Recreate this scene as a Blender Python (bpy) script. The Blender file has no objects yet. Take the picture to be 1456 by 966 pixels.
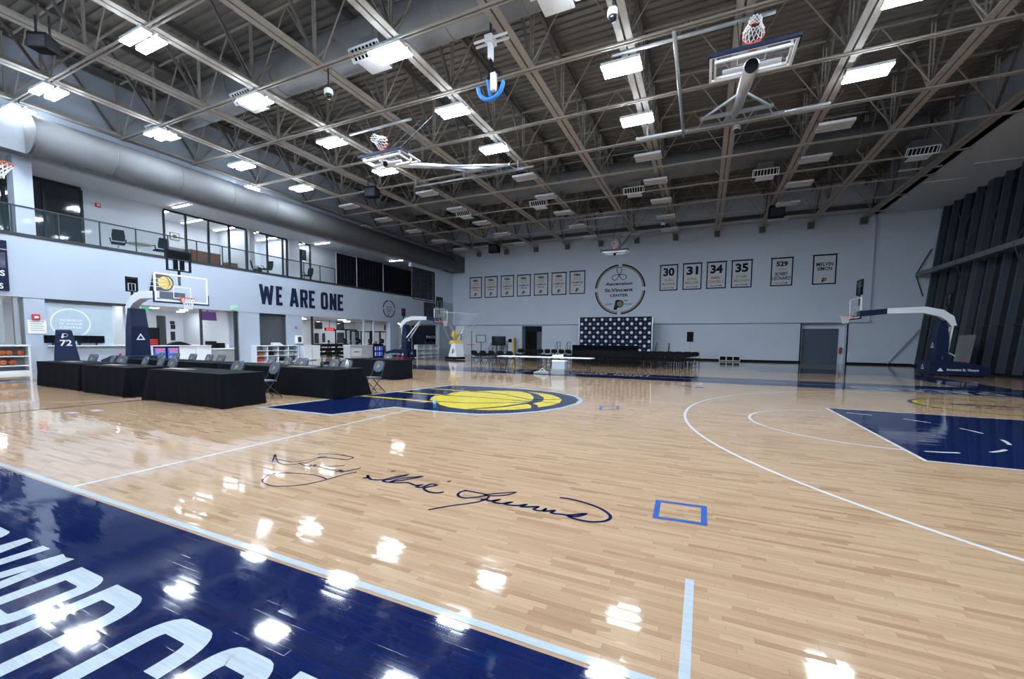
import bpy, math, random
from mathutils import Vector as V, Matrix
random.seed(7)
S = bpy.context.scene
COL = S.collection
# ---------------------------------------------------------------- camera (solved from the court lines)
IW, IH = 1456, 966
FPX, CX, CY = 582.98, IW/2+10.01, IH/2+40.46
CAM = V((5.8135, -9.5039, 1.5373))
YAW, PITCH, ROLL = -0.42100, -0.06670, 0.01040
_f = V((math.sin(YAW)*math.cos(PITCH), math.cos(YAW)*math.cos(PITCH), math.sin(PITCH)))
_r = V((math.cos(YAW), -math.sin(YAW), 0)); _u = _r.cross(_f)
_c, _s = math.cos(ROLL), math.sin(ROLL)
_r, _u = _c*_r+_s*_u, -_s*_r+_c*_u
cd = bpy.data.cameras.new('camera'); co = bpy.data.objects.new('camera', cd); COL.objects.link(co)
cd.sensor_width = 36; cd.lens = FPX/IW*36
cd.shift_x = -(CX-IW/2)/IW; cd.shift_y = (CY-IH/2)/IW
cd.clip_start = .05; cd.clip_end = 200
m4 = Matrix((_r, _u, -_f)).transposed().to_4x4(); m4.translation = CAM
co.matrix_world = m4; S.camera = co
# ---------------------------------------------------------------- world and exposure
w = bpy.data.worlds.new('night'); S.world = w; w.use_nodes = True
w.node_tree.nodes['Background'].inputs[0].default_value = (.02, .03, .05, 1)
w.node_tree.nodes['Background'].inputs[1].default_value = .3
S.view_settings.view_transform = 'Standard'; S.view_settings.look = 'None'
S.view_settings.gamma = 1; S.view_settings.use_curve_mapping = False
S.view_settings.exposure = 0.0
LAMP_POWER = 150.0         # emission of the lit high-bay diffusers
ROOM_POWER = 17.0         # emission of the office and weight-room ceiling lights
LAMP_COL = (.80, .90, 1.0)

def at(u, v, X=None, Y=None, Z=None):
    d = _r*((u-CX)/FPX) - _u*((v-CY)/FPX) + _f
    if X is not None: t = (X-CAM.x)/d.x
    elif Y is not None: t = (Y-CAM.y)/d.y
    else: t = (Z-CAM.z)/d.z
    return CAM + d*t

# ---------------------------------------------------------------- room constants (metres, origin = centre court)
XL, YF, YN = -19.6, 29.2, -13.2      # left wall face, far wall face, near wall behind the camera
ZS, ZB, ZC = 3.1, 5.55, 8.8          # soffit of gallery band, gallery floor, gallery ceiling
ZT, ZTOP, ZD = 10.8, 13.4, 13.62     # truss bottom chord, top chord, roof deck
XR, LEAN = 19.5, .085                # glazed wall: foot and outward lean
YG = lambda u, X=XL, v=480: at(u, v, X=X).y

# ---------------------------------------------------------------- materials
MATS = {}
def nodes_of(name):
    m = bpy.data.materials.new(name); m.use_nodes = True
    return m, m.node_tree, m.node_tree.nodes['Principled BSDF']
def mat(name, col, rough=.5, metal=0, var=.06, scale=3.0, spec=.5, bump=0, coat=0, alpha=1, trans=0):
    if name in MATS: return MATS[name]
    m, t, b = nodes_of(name); N, L = t.nodes, t.links
    b.inputs['Roughness'].default_value = rough; b.inputs['Metallic'].default_value = metal
    b.inputs['Specular IOR Level'].default_value = spec; b.inputs['Coat Weight'].default_value = coat
    b.inputs['Alpha'].default_value = alpha; b.inputs['Transmission Weight'].default_value = trans
    tc = N.new('ShaderNodeTexCoord'); no = N.new('ShaderNodeTexNoise'); no.inputs['Scale'].default_value = scale
    no.inputs['Detail'].default_value = 3
    L.new(tc.outputs['Object'], no.inputs['Vector'])
    r = N.new('ShaderNodeValToRGB')
    r.color_ramp.elements[0].position = .3; r.color_ramp.elements[1].position = .7
    r.color_ramp.elements[0].color = tuple(max(0, c*(1-var)) for c in col)+(1,)
    r.color_ramp.elements[1].color = tuple(min(1, c*(1+var)) for c in col)+(1,)
    L.new(no.outputs['Fac'], r.inputs[0]); L.new(r.outputs[0], b.inputs['Base Color'])
    if bump:
        bp = N.new('ShaderNodeBump'); bp.inputs['Strength'].default_value = bump; bp.inputs['Distance'].default_value = .01
        n2 = N.new('ShaderNodeTexNoise'); n2.inputs['Scale'].default_value = scale*12
        L.new(tc.outputs['Object'], n2.inputs['Vector']); L.new(n2.outputs['Fac'], bp.inputs['Height']); L.new(bp.outputs[0], b.inputs['Normal'])
    MATS[name] = m; return m
def emit(name, col, power, base=.8):
    if name in MATS: return MATS[name]
    m, t, b = nodes_of(name)
    b.inputs['Base Color'].default_value = (base, base, base, 1)
    b.inputs['Emission Color'].default_value = col+(1,); b.inputs['Emission Strength'].default_value = power
    MATS[name] = m; return m
def boards(name, kind, c0, c1, c2, seam, rough, seamk=.55):
    """gloss-varnished strip floor: strips .041 m wide along X, random lengths and tones"""
    m, t, b = nodes_of(name); N, L = t.nodes, t.links
    def math_(op, a, bb=None, c=None):
        n = N.new('ShaderNodeMath'); n.operation = op
        for i, q in enumerate((a, bb, c)):
            if q is None: continue
            if isinstance(q, (int, float)): n.inputs[i].default_value = q
            else: L.new(q, n.inputs[i])
        return n.outputs[0]
    g = N.new('ShaderNodeNewGeometry'); sx = N.new('ShaderNodeSeparateXYZ'); L.new(g.outputs['Position'], sx.inputs[0])
    y = math_('DIVIDE', sx.outputs[1], .041); row = math_('FLOOR', y); fy = math_('FRACT', y)
    w1 = N.new('ShaderNodeTexWhiteNoise'); w1.noise_dimensions = '1D'; L.new(row, w1.inputs['W'])
    ln = math_('MULTIPLY_ADD', w1.outputs['Value'], .40, .24)
    x = math_('ADD', math_('DIVIDE', sx.outputs[0], ln), math_('MULTIPLY', w1.outputs['Value'], 57.3))
    col = math_('FLOOR', x); fx = math_('FRACT', x)
    cb = N.new('ShaderNodeCombineXYZ'); L.new(row, cb.inputs[0]); L.new(col, cb.inputs[1])
    w2 = N.new('ShaderNodeTexWhiteNoise'); w2.noise_dimensions = '2D'; L.new(cb.outputs[0], w2.inputs['Vector'])
    r = N.new('ShaderNodeValToRGB'); e = r.color_ramp.elements
    e[0].position = 0; e[0].color = c0+(1,); e[1].position = 1; e[1].color = c2+(1,)
    k = e.new(.22); k.color = c1+(1,)
    L.new(w2.outputs['Value'], r.inputs[0])
    # grain
    mp = N.new('ShaderNodeMapping'); mp.inputs['Scale'].default_value = (1.6, 50, 1); L.new(g.outputs['Position'], mp.inputs['Vector'])
    ad = N.new('ShaderNodeVectorMath'); ad.operation = 'ADD'; L.new(mp.outputs[0], ad.inputs[0]); L.new(w2.outputs['Color'], ad.inputs[1])
    no = N.new('ShaderNodeTexNoise'); no.inputs['Scale'].default_value = 2.2; no.inputs['Detail'].default_value = 5; L.new(ad.outputs[0], no.inputs['Vector'])
    mx = N.new('ShaderNodeMixRGB'); mx.blend_type = 'MULTIPLY'; mx.inputs[0].default_value = .22
    L.new(r.outputs[0], mx.inputs[1])
    gr = N.new('ShaderNodeValToRGB'); gr.color_ramp.elements[0].position = .35; gr.color_ramp.elements[1].position = .6
    gr.color_ramp.elements[0].color = (.55, .42, .3, 1); L.new(no.outputs['Fac'], gr.inputs[0]); L.new(gr.outputs[0], mx.inputs[2])
    # seams between strips
    ey = math_('LESS_THAN', fy, .045); ex = math_('LESS_THAN', math_('MULTIPLY', fx, ln), .0035)
    sm = math_('MULTIPLY', math_('MAXIMUM', ey, ex), seamk)
    m2 = N.new('ShaderNodeMixRGB'); L.new(sm, m2.inputs[0]); L.new(mx.outputs[0], m2.inputs[1]); m2.inputs[2].default_value = seam+(1,)
    L.new(m2.outputs[0], b.inputs['Base Color'])
    b.inputs['Roughness'].default_value = rough; b.inputs['Specular IOR Level'].default_value = .5
    # slight crown of each strip and varnish waviness
    cr = math_('MULTIPLY', math_('MULTIPLY', fy, math_('SUBTRACT', 1, fy)), 1.6)
    wv = N.new('ShaderNodeTexNoise'); wv.inputs['Scale'].default_value = 3.0; L.new(g.outputs['Position'], wv.inputs['Vector'])
    hh = math_('ADD', math_('MULTIPLY', cr, .25), math_('ADD', math_('MULTIPLY', wv.outputs['Fac'], .5), math_('MULTIPLY', w2.outputs['Value'], .25)))
    bp = N.new('ShaderNodeBump'); bp.inputs['Strength'].default_value = .035; bp.inputs['Distance'].default_value = .004
    L.new(hh, bp.inputs['Height'])
    tl = N.new('ShaderNodeVectorMath'); tl.operation = 'SUBTRACT'; L.new(w2.outputs['Color'], tl.inputs[0]); tl.inputs[1].default_value = (.5, .5, .5)
    ts = N.new('ShaderNodeVectorMath'); ts.operation = 'MULTIPLY'; L.new(tl.outputs[0], ts.inputs[0]); ts.inputs[1].default_value = (.006, .017, 0)
    ta = N.new('ShaderNodeVectorMath'); ta.operation = 'ADD'; L.new(bp.outputs[0], ta.inputs[0]); L.new(ts.outputs[0], ta.inputs[1])
    tn = N.new('ShaderNodeVectorMath'); tn.operation = 'NORMALIZE'; L.new(ta.outputs[0], tn.inputs[0]); L.new(tn.outputs[0], b.inputs['Normal'])
    MATS[name] = m; return m
WOOD = boards('maple_strips', 0, (.30, .19, .112), (.37, .248, .153), (.43, .302, .195), (.18, .11, .06), .055, .42)
NAVY = boards('navy_court_paint', 1, (.0026, .0075, .046), (.0031, .0088, .053), (.0037, .0105, .060), (.07, .09, .15), .05, .10)
PALE = boards('pale_blue_line_paint', 1, (.36, .42, .47), (.375, .435, .485), (.39, .45, .50), (.31, .37, .43), .06, .3)
WHITEP = boards('white_line_paint', 1, (.52, .54, .56), (.54, .56, .58), (.56, .58, .60), (.42, .44, .46), .06, .3)
YELP = boards('yellow_court_paint', 1, (.58, .45, .010), (.60, .47, .012), (.62, .49, .015), (.5, .4, .015), .06, .3)
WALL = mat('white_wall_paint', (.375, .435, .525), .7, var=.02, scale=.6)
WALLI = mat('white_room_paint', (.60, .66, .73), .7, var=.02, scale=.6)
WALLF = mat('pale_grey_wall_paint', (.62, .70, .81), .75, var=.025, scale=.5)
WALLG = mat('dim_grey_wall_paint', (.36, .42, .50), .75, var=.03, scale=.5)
CEILW = mat('white_ceiling_paint', (.62, .66, .70), .8, var=.02)
DECK = mat('grey_deck_steel', (.20, .188, .172), .65, 0, var=.12, scale=1.2)
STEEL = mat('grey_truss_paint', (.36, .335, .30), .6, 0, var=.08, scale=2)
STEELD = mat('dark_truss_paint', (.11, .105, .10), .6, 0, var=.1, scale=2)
DUCT = mat('galvanised_duct', (.20, .205, .21), .6, 0, var=.08, scale=2)
DUCTL = mat('grey_wall_duct', (.105, .11, .118), .65, 0, var=.08, scale=2)
BLACK = mat('black_paint', (.008, .0085, .011), .7, var=.2, spec=.12)
DARK = mat('dark_grey_metal', (.032, .035, .042), .55, .1, var=.1, spec=.25)
CLOTH = mat('black_table_cloth', (.0045, .0055, .009), .9, var=.2, scale=6, spec=.12, bump=.1)
DRAPE = mat('black_drape', (.005, .0055, .008), .9, var=.2, spec=.08)
NAVYM = mat('navy_pad_vinyl', (.006, .014, .05), .5, var=.1, spec=.3)
NAVYF = mat('navy_flat_print', (.005, .009, .038), .7, var=.05, spec=.25)
WHITEF = mat('white_flat_print', (.74, .78, .84), .6, var=.02)
BANW = mat('white_banner_cloth', (.66, .68, .74), .8, var=.03)
GOLD = mat('gold_flat_print', (.34, .275, .125), .6, var=.05)
TAN = mat('tan_sign_edge', (.36, .28, .16), .6, var=.05)
YELF = mat('yellow_flat_print', (.75, .52, .08), .6, var=.04)
WHITEM = mat('white_painted_metal', (.80, .83, .87), .35, var=.03)
CHROME = mat('pale_steel_tube', (.55, .58, .62), .3, .6, var=.05)
ORANGE = mat('orange_rim_paint', (.75, .10, .03), .4, var=.05)
NETM = mat('white_net_cord', (.80, .82, .84), .8, var=.03)
GLASS = mat('clear_pane', (.08, .16, .18), .03, var=.01, alpha=.05)
BOARDG = mat('backboard_acrylic', (.8, .88, .95), .04, var=.01, alpha=.06)
NGLASS = mat('night_glass', (.010, .014, .018), .08, var=.2, spec=.6)
FILM = mat('frosted_window_film', (.42, .52, .60), .35, var=.03)
FIN = mat('blue_grey_mullion', (.055, .068, .09), .5, .1, var=.08)
WHITEC = mat('white_laminate', (.72, .77, .83), .45, var=.02)
GREYC = mat('grey_laminate', (.26, .28, .30), .5, var=.04)
BLUET = mat('blue_tape', (.007, .062, .25), .6, var=.05, spec=.2)
SEATM = mat('slate_seat_vinyl', (.085, .105, .15), .45, var=.08)
BROWN = mat('brown_wood_veneer', (.26, .105, .045), .5, var=.15, scale=5)
BALLM = mat('basketball_leather', (.42, .115, .035), .6, var=.12, scale=9)
RED = mat('red_plastic', (.55, .03, .03), .5, var=.05)
PAPER = mat('pale_paper', (.72, .74, .74), .8, var=.03)
SCREEN = mat('dark_screen', (.006, .007, .010), .15, var=.1)
LAMPON = emit('lit_lamp_diffuser', LAMP_COL, LAMP_POWER)
LAMPOFF = mat('unlit_lamp_diffuser', (.55, .56, .57), .5, var=.02)
ROOMON = emit('lit_room_light', (.92, .96, 1.0), ROOM_POWER*6)
LINEON = emit('lit_linear_light', (.95, .97, 1.0), ROOM_POWER*2.6)
GREENE = emit('green_exit_face', (.03, .75, .28), .9, .02)
REDE = emit('red_led_face', (1, .05, .04), 2.0, .02)
BLUEE = emit('blue_fridge_glow', (.04, .12, .8), .8, .02)
FRIDGEW = emit('fridge_shelf_glow', (.30, .42, .9), .7, .02)

# ---------------------------------------------------------------- mesh helpers
class MB:
    def __init__(s): s.v = []; s.f = []
    def quad(s, *p):
        n = len(s.v); s.v += [tuple(q) for q in p]; s.f.append(tuple(range(n, n+len(p)))); return s
    def box(s, x0, x1, y0, y1, z0, z1):
        n = len(s.v)
        s.v += [(x, y, z) for z in (z0, z1) for y in (y0, y1) for x in (x0, x1)]
        for a in ((0, 2, 3, 1), (4, 5, 7, 6), (0, 1, 5, 4), (2, 6, 7, 3), (0, 4, 6, 2), (1, 3, 7, 5)): s.f.append(tuple(n+i for i in a))
        return s
    def bar(s, a, b, w, h=None, up=(0, 0, 1)):
        a, b = V(a), V(b); h = h or w; d = (b-a).normalized(); up = V(up)
        if abs(d.dot(up)) > .98: up = V((1, 0, 0)) if abs(d.x) < .9 else V((0, 1, 0))
        r = d.cross(up).normalized(); u = r.cross(d); n = len(s.v)
        for p in (a, b):
            for i, j in ((-1, -1), (1, -1), (1, 1), (-1, 1)): s.v.append(tuple(p+r*(i*w/2)+u*(j*h/2)))
        for q in ((0, 1, 2, 3), (7, 6, 5, 4), (0, 4, 5, 1), (1, 5, 6, 2), (2, 6, 7, 3), (3, 7, 4, 0)): s.f.append(tuple(n+i for i in q))
        return s
    def tube(s, pts, r, n=8, closed=False, r2=None):
        pts = [V(p) for p in pts]; k = len(pts); base = len(s.v); ref = None
        for i, p in enumerate(pts):
            if closed: d = pts[(i+1) % k]-pts[i-1]
            else: d = pts[min(i+1, k-1)]-pts[max(i-1, 0)]
            d.normalize()
            if ref is None:
                ref = V((0, 0, 1)) if abs(d.z) < .9 else V((1, 0, 0))
            x = d.cross(ref).normalized(); y = x.cross(d); ref = y if not closed else ref
            rr = r if r2 is None else r+(r2-r)*i/max(1, k-1)
            for j in range(n):
                a = 2*math.pi*j/n; s.v.append(tuple(p+x*(rr*math.cos(a))+y*(rr*math.sin(a))))
        for i in range(k if closed else k-1):
            i2 = (i+1) % k
            for j in range(n):
                j2 = (j+1) % n; s.f.append((base+i*n+j, base+i*n+j2, base+i2*n+j2, base+i2*n+j))
        if not closed:
            s.f.append(tuple(base+j for j in reversed(range(n)))); s.f.append(tuple(base+(k-1)*n+j for j in range(n)))
        return s
    def cyl(s, a, b, r, n=12, r2=None): return s.tube([a, b], r, n, r2=r2)
    def lathe(s, prof, c=(0, 0, 0), n=16):
        base = len(s.v)
        for r, z in prof:
            for j in range(n):
                a = 2*math.pi*j/n; s.v.append((c[0]+r*math.cos(a), c[1]+r*math.sin(a), c[2]+z))
        for i in range(len(prof)-1):
            for j in range(n):
                j2 = (j+1) % n; s.f.append((base+i*n+j, base+i*n+j2, base+(i+1)*n+j2, base+(i+1)*n+j))
        s.f.append(tuple(base+j for j in reversed(range(n)))); s.f.append(tuple(base+(len(prof)-1)*n+j for j in range(n)))
        return s
    def prism(s, poly, fn, t0, t1):
        """poly: 2D outline, fn(x,y,t) -> 3D; solid between t0 and t1"""
        n = len(s.v); k = len(poly)
        s.v += [tuple(fn(x, y, t0)) for x, y in poly]+[tuple(fn(x, y, t1)) for x, y in poly]
        s.f.append(tuple(n+i for i in range(k))); s.f.append(tuple(n+k+i for i in reversed(range(k))))
        for i in range(k): j = (i+1) % k; s.f.append((n+i, n+k+i, n+k+j, n+j))
        return s
    def stroke(s, pts, w, fn, t=0, closed=False, th=0):
        """flat ribbon of width w along 2D pts, mitred; th > 0 gives it thickness"""
        P = [V((p[0], p[1])) for p in pts]; k = len(P); Ls = []; Rs = []
        for i in range(k):
            if closed: a, b = P[i-1], P[(i+1) % k]
            else: a, b = P[max(i-1, 0)], P[min(i+1, k-1)]
            d1 = (P[i]-a); d2 = (b-P[i])
            if d1.length < 1e-9: d1 = d2
            if d2.length < 1e-9: d2 = d1
            d1 = d1.normalized(); d2 = d2.normalized(); n1 = V((-d1.y, d1.x)); n2 = V((-d2.y, d2.x))
            nn = n1+n2
            nn = n1 if nn.length < 1e-6 else nn.normalized()
            q = 1/max(.6, nn.dot(n1)); ww = w[i] if isinstance(w, (list, tuple)) else w
            Ls.append(P[i]+nn*(ww/2*q)); Rs.append(P[i]-nn*(ww/2*q))
        for i in range(k if closed else k-1):
            j = (i+1) % k
            if th: s.prism([Rs[i], Rs[j], Ls[j], Ls[i]], fn, t, t+th)
            else: s.quad(fn(Rs[i].x, Rs[i].y, t), fn(Rs[j].x, Rs[j].y, t), fn(Ls[j].x, Ls[j].y, t), fn(Ls[i].x, Ls[i].y, t))
        return s
    def build(s, name, m, parent=None, smooth=False, bevel=0):
        me = bpy.data.meshes.new(name); me.from_pydata(s.v, [], s.f); me.validate(); me.update()
        if smooth:
            for p in me.polygons: p.use_smooth = True
        me.materials.append(m)
        o = bpy.data.objects.new(name, me); COL.objects.link(o)
        if parent: o.parent = parent
        if smooth and bevel == 0: pass
        if bevel:
            b = o.modifiers.new('bevel', 'BEVEL'); b.width = bevel; b.segments = 2; b.limit_method = 'ANGLE'
        return o
def tag(o, label=None, cat=None, group=None, kind=None):
    if label: o['label'] = label
    if cat: o['category'] = cat
    if group: o['group'] = group
    if kind: o['kind'] = kind
    return o
def thing(name, label, cat, loc=(0, 0, 0), rz=0, group=None):
    o = bpy.data.objects.new(name, None); COL.objects.link(o); o.empty_display_size = .1
    o.location = loc; o.rotation_euler = (0, 0, rz); return tag(o, label, cat, group)
def struct(name, mb, m, label=None, parent=None, **k):
    o = mb.build(name, m, parent, **k)
    if not parent: tag(o, label, kind='structure')
    return o
def copy_tree(o, parent=None, loc=None, rz=None, label=None):
    c = o.copy(); COL.objects.link(c); c.parent = parent
    if parent: c.matrix_parent_inverse = o.matrix_parent_inverse
    if loc is not None: c.location = loc
    if rz is not None: c.rotation_euler = (0, 0, rz)
    if label: c['label'] = label
    for ch in list(o.children): copy_tree(ch, c)
    return c
def circ(cx, cy, r, n=48, a0=0, a1=360):
    full = abs(a1-a0) >= 360
    return [(cx+r*math.cos(math.radians(a0+(a1-a0)*i/n)), cy+r*math.sin(math.radians(a0+(a1-a0)*i/n))) for i in range(n if full else n+1)]
def text(name, s, m, parent, fn, x0, x1, y0, y1, t=.004, bold=.02):
    """flat lettering fitted to the box x0..x1, y0..y1 of the plane fn(x,y,t)"""
    cu = bpy.data.curves.new('t', 'FONT'); cu.body = s; cu.offset = bold; cu.resolution_u = 3
    ob = bpy.data.objects.new('t', cu); COL.objects.link(ob)
    dg = bpy.context.evaluated_depsgraph_get(); me = bpy.data.meshes.new_from_object(ob.evaluated_get(dg))
    bpy.data.objects.remove(ob); bpy.data.curves.remove(cu)
    xs = [v.co.x for v in me.vertices]; ys = [v.co.y for v in me.vertices]
    if not xs: return None
    a, b, c, d = min(xs), max(xs), min(ys), max(ys)
    for v in me.vertices:
        v.co = fn(x0+(v.co.x-a)/max(1e-6, b-a)*(x1-x0), y0+(v.co.y-c)/max(1e-6, d-c)*(y1-y0), t)
    me.materials.clear(); me.materials.append(m); me.name = name
    o = bpy.data.objects.new(name, me); COL.objects.link(o); o.parent = parent; return o
# flat planes for print: fn(x, y, t) with t = distance proud of the surface
FLOORP = lambda x, y, t: (x, y, t)
FARP = lambda x, y, t: (x, YF-t, y)
LEFTP = lambda x, y, t: (XL+t, x, y)
# condensed block letters as strokes in a 1 x 1 box
GL = {'W': [[(.06, 1), (.27, 0)], [(.24, 0), (.5, .92)], [(.5, .92), (.76, 0)], [(.73, 0), (.94, 1)]], 'E': [[(.95, .92), (.14, .92), (.14, .08), (.95, .08)], [(.14, .5), (.8, .5)]],
      'A': [[(.08, 0), (.44, 1)], [(.56, 1), (.92, 0)], [(.42, .92), (.58, .92)], [(.22, .27), (.78, .27)]], 'R': [[(.12, 0), (.12, .92), (.66, .92), (.86, .84), (.86, .58), (.66, .48), (.12, .48)], [(.55, .48), (.88, 0)]],
      'O': [[(.12, .22), (.12, .78), (.28, .92), (.72, .92), (.88, .78), (.88, .22), (.72, .08), (.28, .08)]], 'N': [[(.12, 0), (.12, 1)], [(.14, .95), (.86, .05)], [(.88, 0), (.88, 1)]],
      'L': [[(.14, 1), (.14, .08), (.95, .08)]], 'D': [[(.12, .08), (.62, .08), (.88, .24), (.88, .76), (.62, .92), (.12, .92)]],
      'C': [[(.9, .66), (.9, .78), (.72, .92), (.28, .92), (.12, .78), (.12, .22), (.28, .08), (.72, .08), (.9, .22), (.9, .36)]],
      'U': [[(.12, 1), (.12, .22), (.28, .08), (.72, .08), (.88, .22), (.88, 1)]], 'T': [[(0, .92), (1, .92)], [(.5, .92), (.5, 0)]],
      'P': [[(.12, 0), (.12, .92), (.66, .92), (.88, .82), (.88, .54), (.66, .44), (.12, .44)]],
      'S': [[(.9, .72), (.88, .8), (.72, .92), (.28, .92), (.12, .8), (.12, .62), (.88, .38), (.88, .2), (.72, .08), (.28, .08), (.12, .2), (.1, .28)]],
      'B': [[(.12, .08), (.7, .08), (.88, .2), (.88, .4), (.7, .5), (.88, .6), (.88, .8), (.7, .92), (.12, .92)], [(.12, .5), (.7, .5)]],
      'Y': [[(.05, 1), (.5, .5), (.95, 1)], [(.5, .5), (.5, 0)]], 'I': [[(.5, 0), (.5, 1)]], 'K': [[(.12, 0), (.12, 1)], [(.9, 1), (.16, .48), (.92, 0)]]}
def block(mb, ch, x0, x1, y0, y1, sw, fn, t, th=0, lean=0):
    for k_, st in enumerate(GL[ch]):
        if ch in 'OCDRUSPB' and len(st) > 3:          # chamfers become quarter arcs
            cl = ch in 'OD'; n_ = len(st); q = []
            for i in range(n_):
                p, r = st[i], st[(i+1) % n_]; q.append(p)
                dx, dy = abs(r[0]-p[0]), abs(r[1]-p[1])
                if (i == n_-1 and not cl) or dx < .03 or dy < .03 or dx > .35: continue
                o = st[i-1] if (i > 0 or cl) else (p[0], p[1]-1)
                vert = abs(o[0]-p[0]) < .03
                c = (r[0], p[1]) if vert else (p[0], r[1])
                for a in (15, 30, 45, 60, 75):
                    f = math.radians(a)
                    if vert: q.append((c[0]+(p[0]-c[0])*math.cos(f), c[1]+(r[1]-c[1])*math.sin(f)))
                    else: q.append((c[0]+(r[0]-c[0])*math.sin(f), c[1]+(p[1]-c[1])*math.cos(f)))
            st = q
        P = [(x0+x*(x1-x0)+lean*(y*(y1-y0)), y0+y*(y1-y0)) for x, y in st]
        mb.stroke(P, sw, fn, t+k_*(.004 if th else .00025), closed=(ch in 'OD'), th=th)

# ================================================================ STRUCTURE
XB = XL-5.6      # back of the rooms behind the left wall
fl = struct('floor', MB().box(XB-1, XR+.6, YN-1, YF+1.6, -.2, 0), WOOD, 'glossy maple strip gym floor')
def paint(name, m, polys, z=.0012, label=None):
    mb = MB()
    for p in polys: mb.quad(*[(x, y, z) for x, y in p])
    o = mb.build(name, m, fl)
    if label: o['label'] = label
    return o
def line(name, pts, w, m=WHITEP, z=.0022, closed=False):
    return MB().stroke(pts, w, FLOORP, z, closed).build(name, m, fl)
R = lambda x0, x1, y0, y1: [(x0, y0), (x1, y0), (x1, y1), (x0, y1)]
LW = .051; BXL = 14.325; HY = 7.62
# near navy apron with block letters
paint('navy_apron', NAVY, [R(-17.2, 17.2, -10.6, -HY-.075)])
mb = MB()
y0, y1 = -9.16, -8.27
words = {'S': (-3.55, -3.15), 'L1': (-3.05, -2.7), 'I': (-2.65, -2.45), 'C1': (-2.3, -1.9), 'K': (-1.8, -1.35), 'L': (-.55, -.13), 'E': (-.02, .38),
         'O': (.62, 1.03), 'N': (1.2, 1.58), 'A': (1.63, 2.07), 'R': (2.12, 2.50), 'D': (2.58, 2.98), 'C': (3.22, 3.63), 'O2': (3.72, 4.10), 'U': (4.20, 4.58), 'R2': (4.70, 5.08), 'T': (5.15, 5.55)}
for k, (a, b) in words.items(): block(mb, k[0], a, b, y0, y1, .112, FLOORP, .0024, lean=-.02)
tag(mb.build('apron_lettering', PALE, fl), 'pale blue block letters reading COURT')
# court lines, court 1 and court 2
YC2 = 18.25
line('side_line', [(-BXL-.05, -HY-.0255), (BXL+.05, -HY-.0255)], LW, PALE)
for yc in (0, YC2):
    if yc == 0:
        line('side_line', [(-BXL-.05, HY+.0255), (BXL+.05, HY+.0255)], LW)
    else:
        line('side_line', [(-BXL, yc-HY-.0255), (BXL, yc-HY-.0255)], LW); line('side_line', [(-BXL, yc+HY), (BXL, yc+HY)], LW)
    line('half_court_line', [(0, yc-HY), (0, yc+HY)], LW)
    for sx in (-1, 1):
        line('base_line', [(sx*(BXL+.025), yc-HY), (sx*(BXL+.025), yc+HY)], LW)
        bx = sx*(BXL-1.6)
        arc = [(bx-sx*7.215*math.cos(a), yc+7.215*math.sin(a)) for a in [math.radians(-68.3+136.6*i/60) for i in range(61)]]
        line('three_point_line', [(sx*BXL, yc-6.70)]+arc+[(sx*BXL, yc+6.70)], LW)
        fx = sx*(BXL-5.79)
        paint('key_paint', NAVY, [R(min(fx, sx*BXL), max(fx, sx*BXL), yc-2.41, yc+2.41)])
        line('key_line', [(sx*BXL, yc-2.415), (fx+sx*.025, yc-2.415), (fx+sx*.025, yc+2.415), (sx*BXL, yc+2.415)], LW, z=.0026)
        line('free_throw_circle', [(fx-sx*1.80*math.cos(math.radians(-90+180*i/40)), yc+1.80*math.sin(math.radians(-90+180*i/40))) for i in range(41)], LW)
        line('court_mark', [(sx*5.79, yc-HY), (sx*5.79, yc-HY+.914)], LW, PALE if yc == 0 else WHITEP)
        line('court_mark', [(sx*5.79, yc+HY), (sx*5.79, yc+HY-.914)], LW)
# dashed half circle and restricted area seen inside the right key
fx = BXL-5.79; bx = BXL-1.6
for i in range(6):
    a0 = -82+i*30
    line('dash_mark', [(fx+1.80*math.cos(math.radians(a0+14*j/5)), 1.80*math.sin(math.radians(a0+14*j/5))) for j in range(6)], LW, z=.0028)
line('restricted_arc', [(bx-1.22*math.cos(math.radians(-90+180*i/24)), 1.22*math.sin(math.radians(-90+180*i/24))) for i in range(25)], LW, z=.0028)
# far apron between the courts
paint('navy_apron', NAVY, [R(-17.2, 17.2, HY+.06, 9.12)]); paint('navy_apron', NAVY, [R(-17.2, 17.2, 9.2, YC2-HY-.06)])
line('apron_stripe', [(-17.2, 9.16), (17.2, 9.16)], .06)
mb = MB()
for i, ch in enumerate('PACERS'):           # faces the far court
    x1_ = 14.35-i*.63
    def turned(x, y, t, c=x1_): return (c-x, 8.99-y, t)
    block(mb, ch, 0, .5, 0, 1.12, .15, turned, .0024)
mb.build('apron_lettering', PALE, fl)
mb = MB(); xx = -4.6
for ch in 'BOBBY SLICK LEONARD COURT':
    if ch != ' ': block(mb, ch, xx, xx+.25, 9.36, 10.3, .075, FLOORP, .0024)
    xx += .335
mb.build('apron_lettering', WHITEP, fl)
# end aprons
for sx in (-1, 1):
    for yc in (0, YC2): paint('navy_apron', NAVY, [R(min(sx*BXL+sx*.09, sx*15.9), max(sx*BXL+sx*.09, sx*15.9), yc-HY-.02, yc+HY+.02)], .0010)
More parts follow.
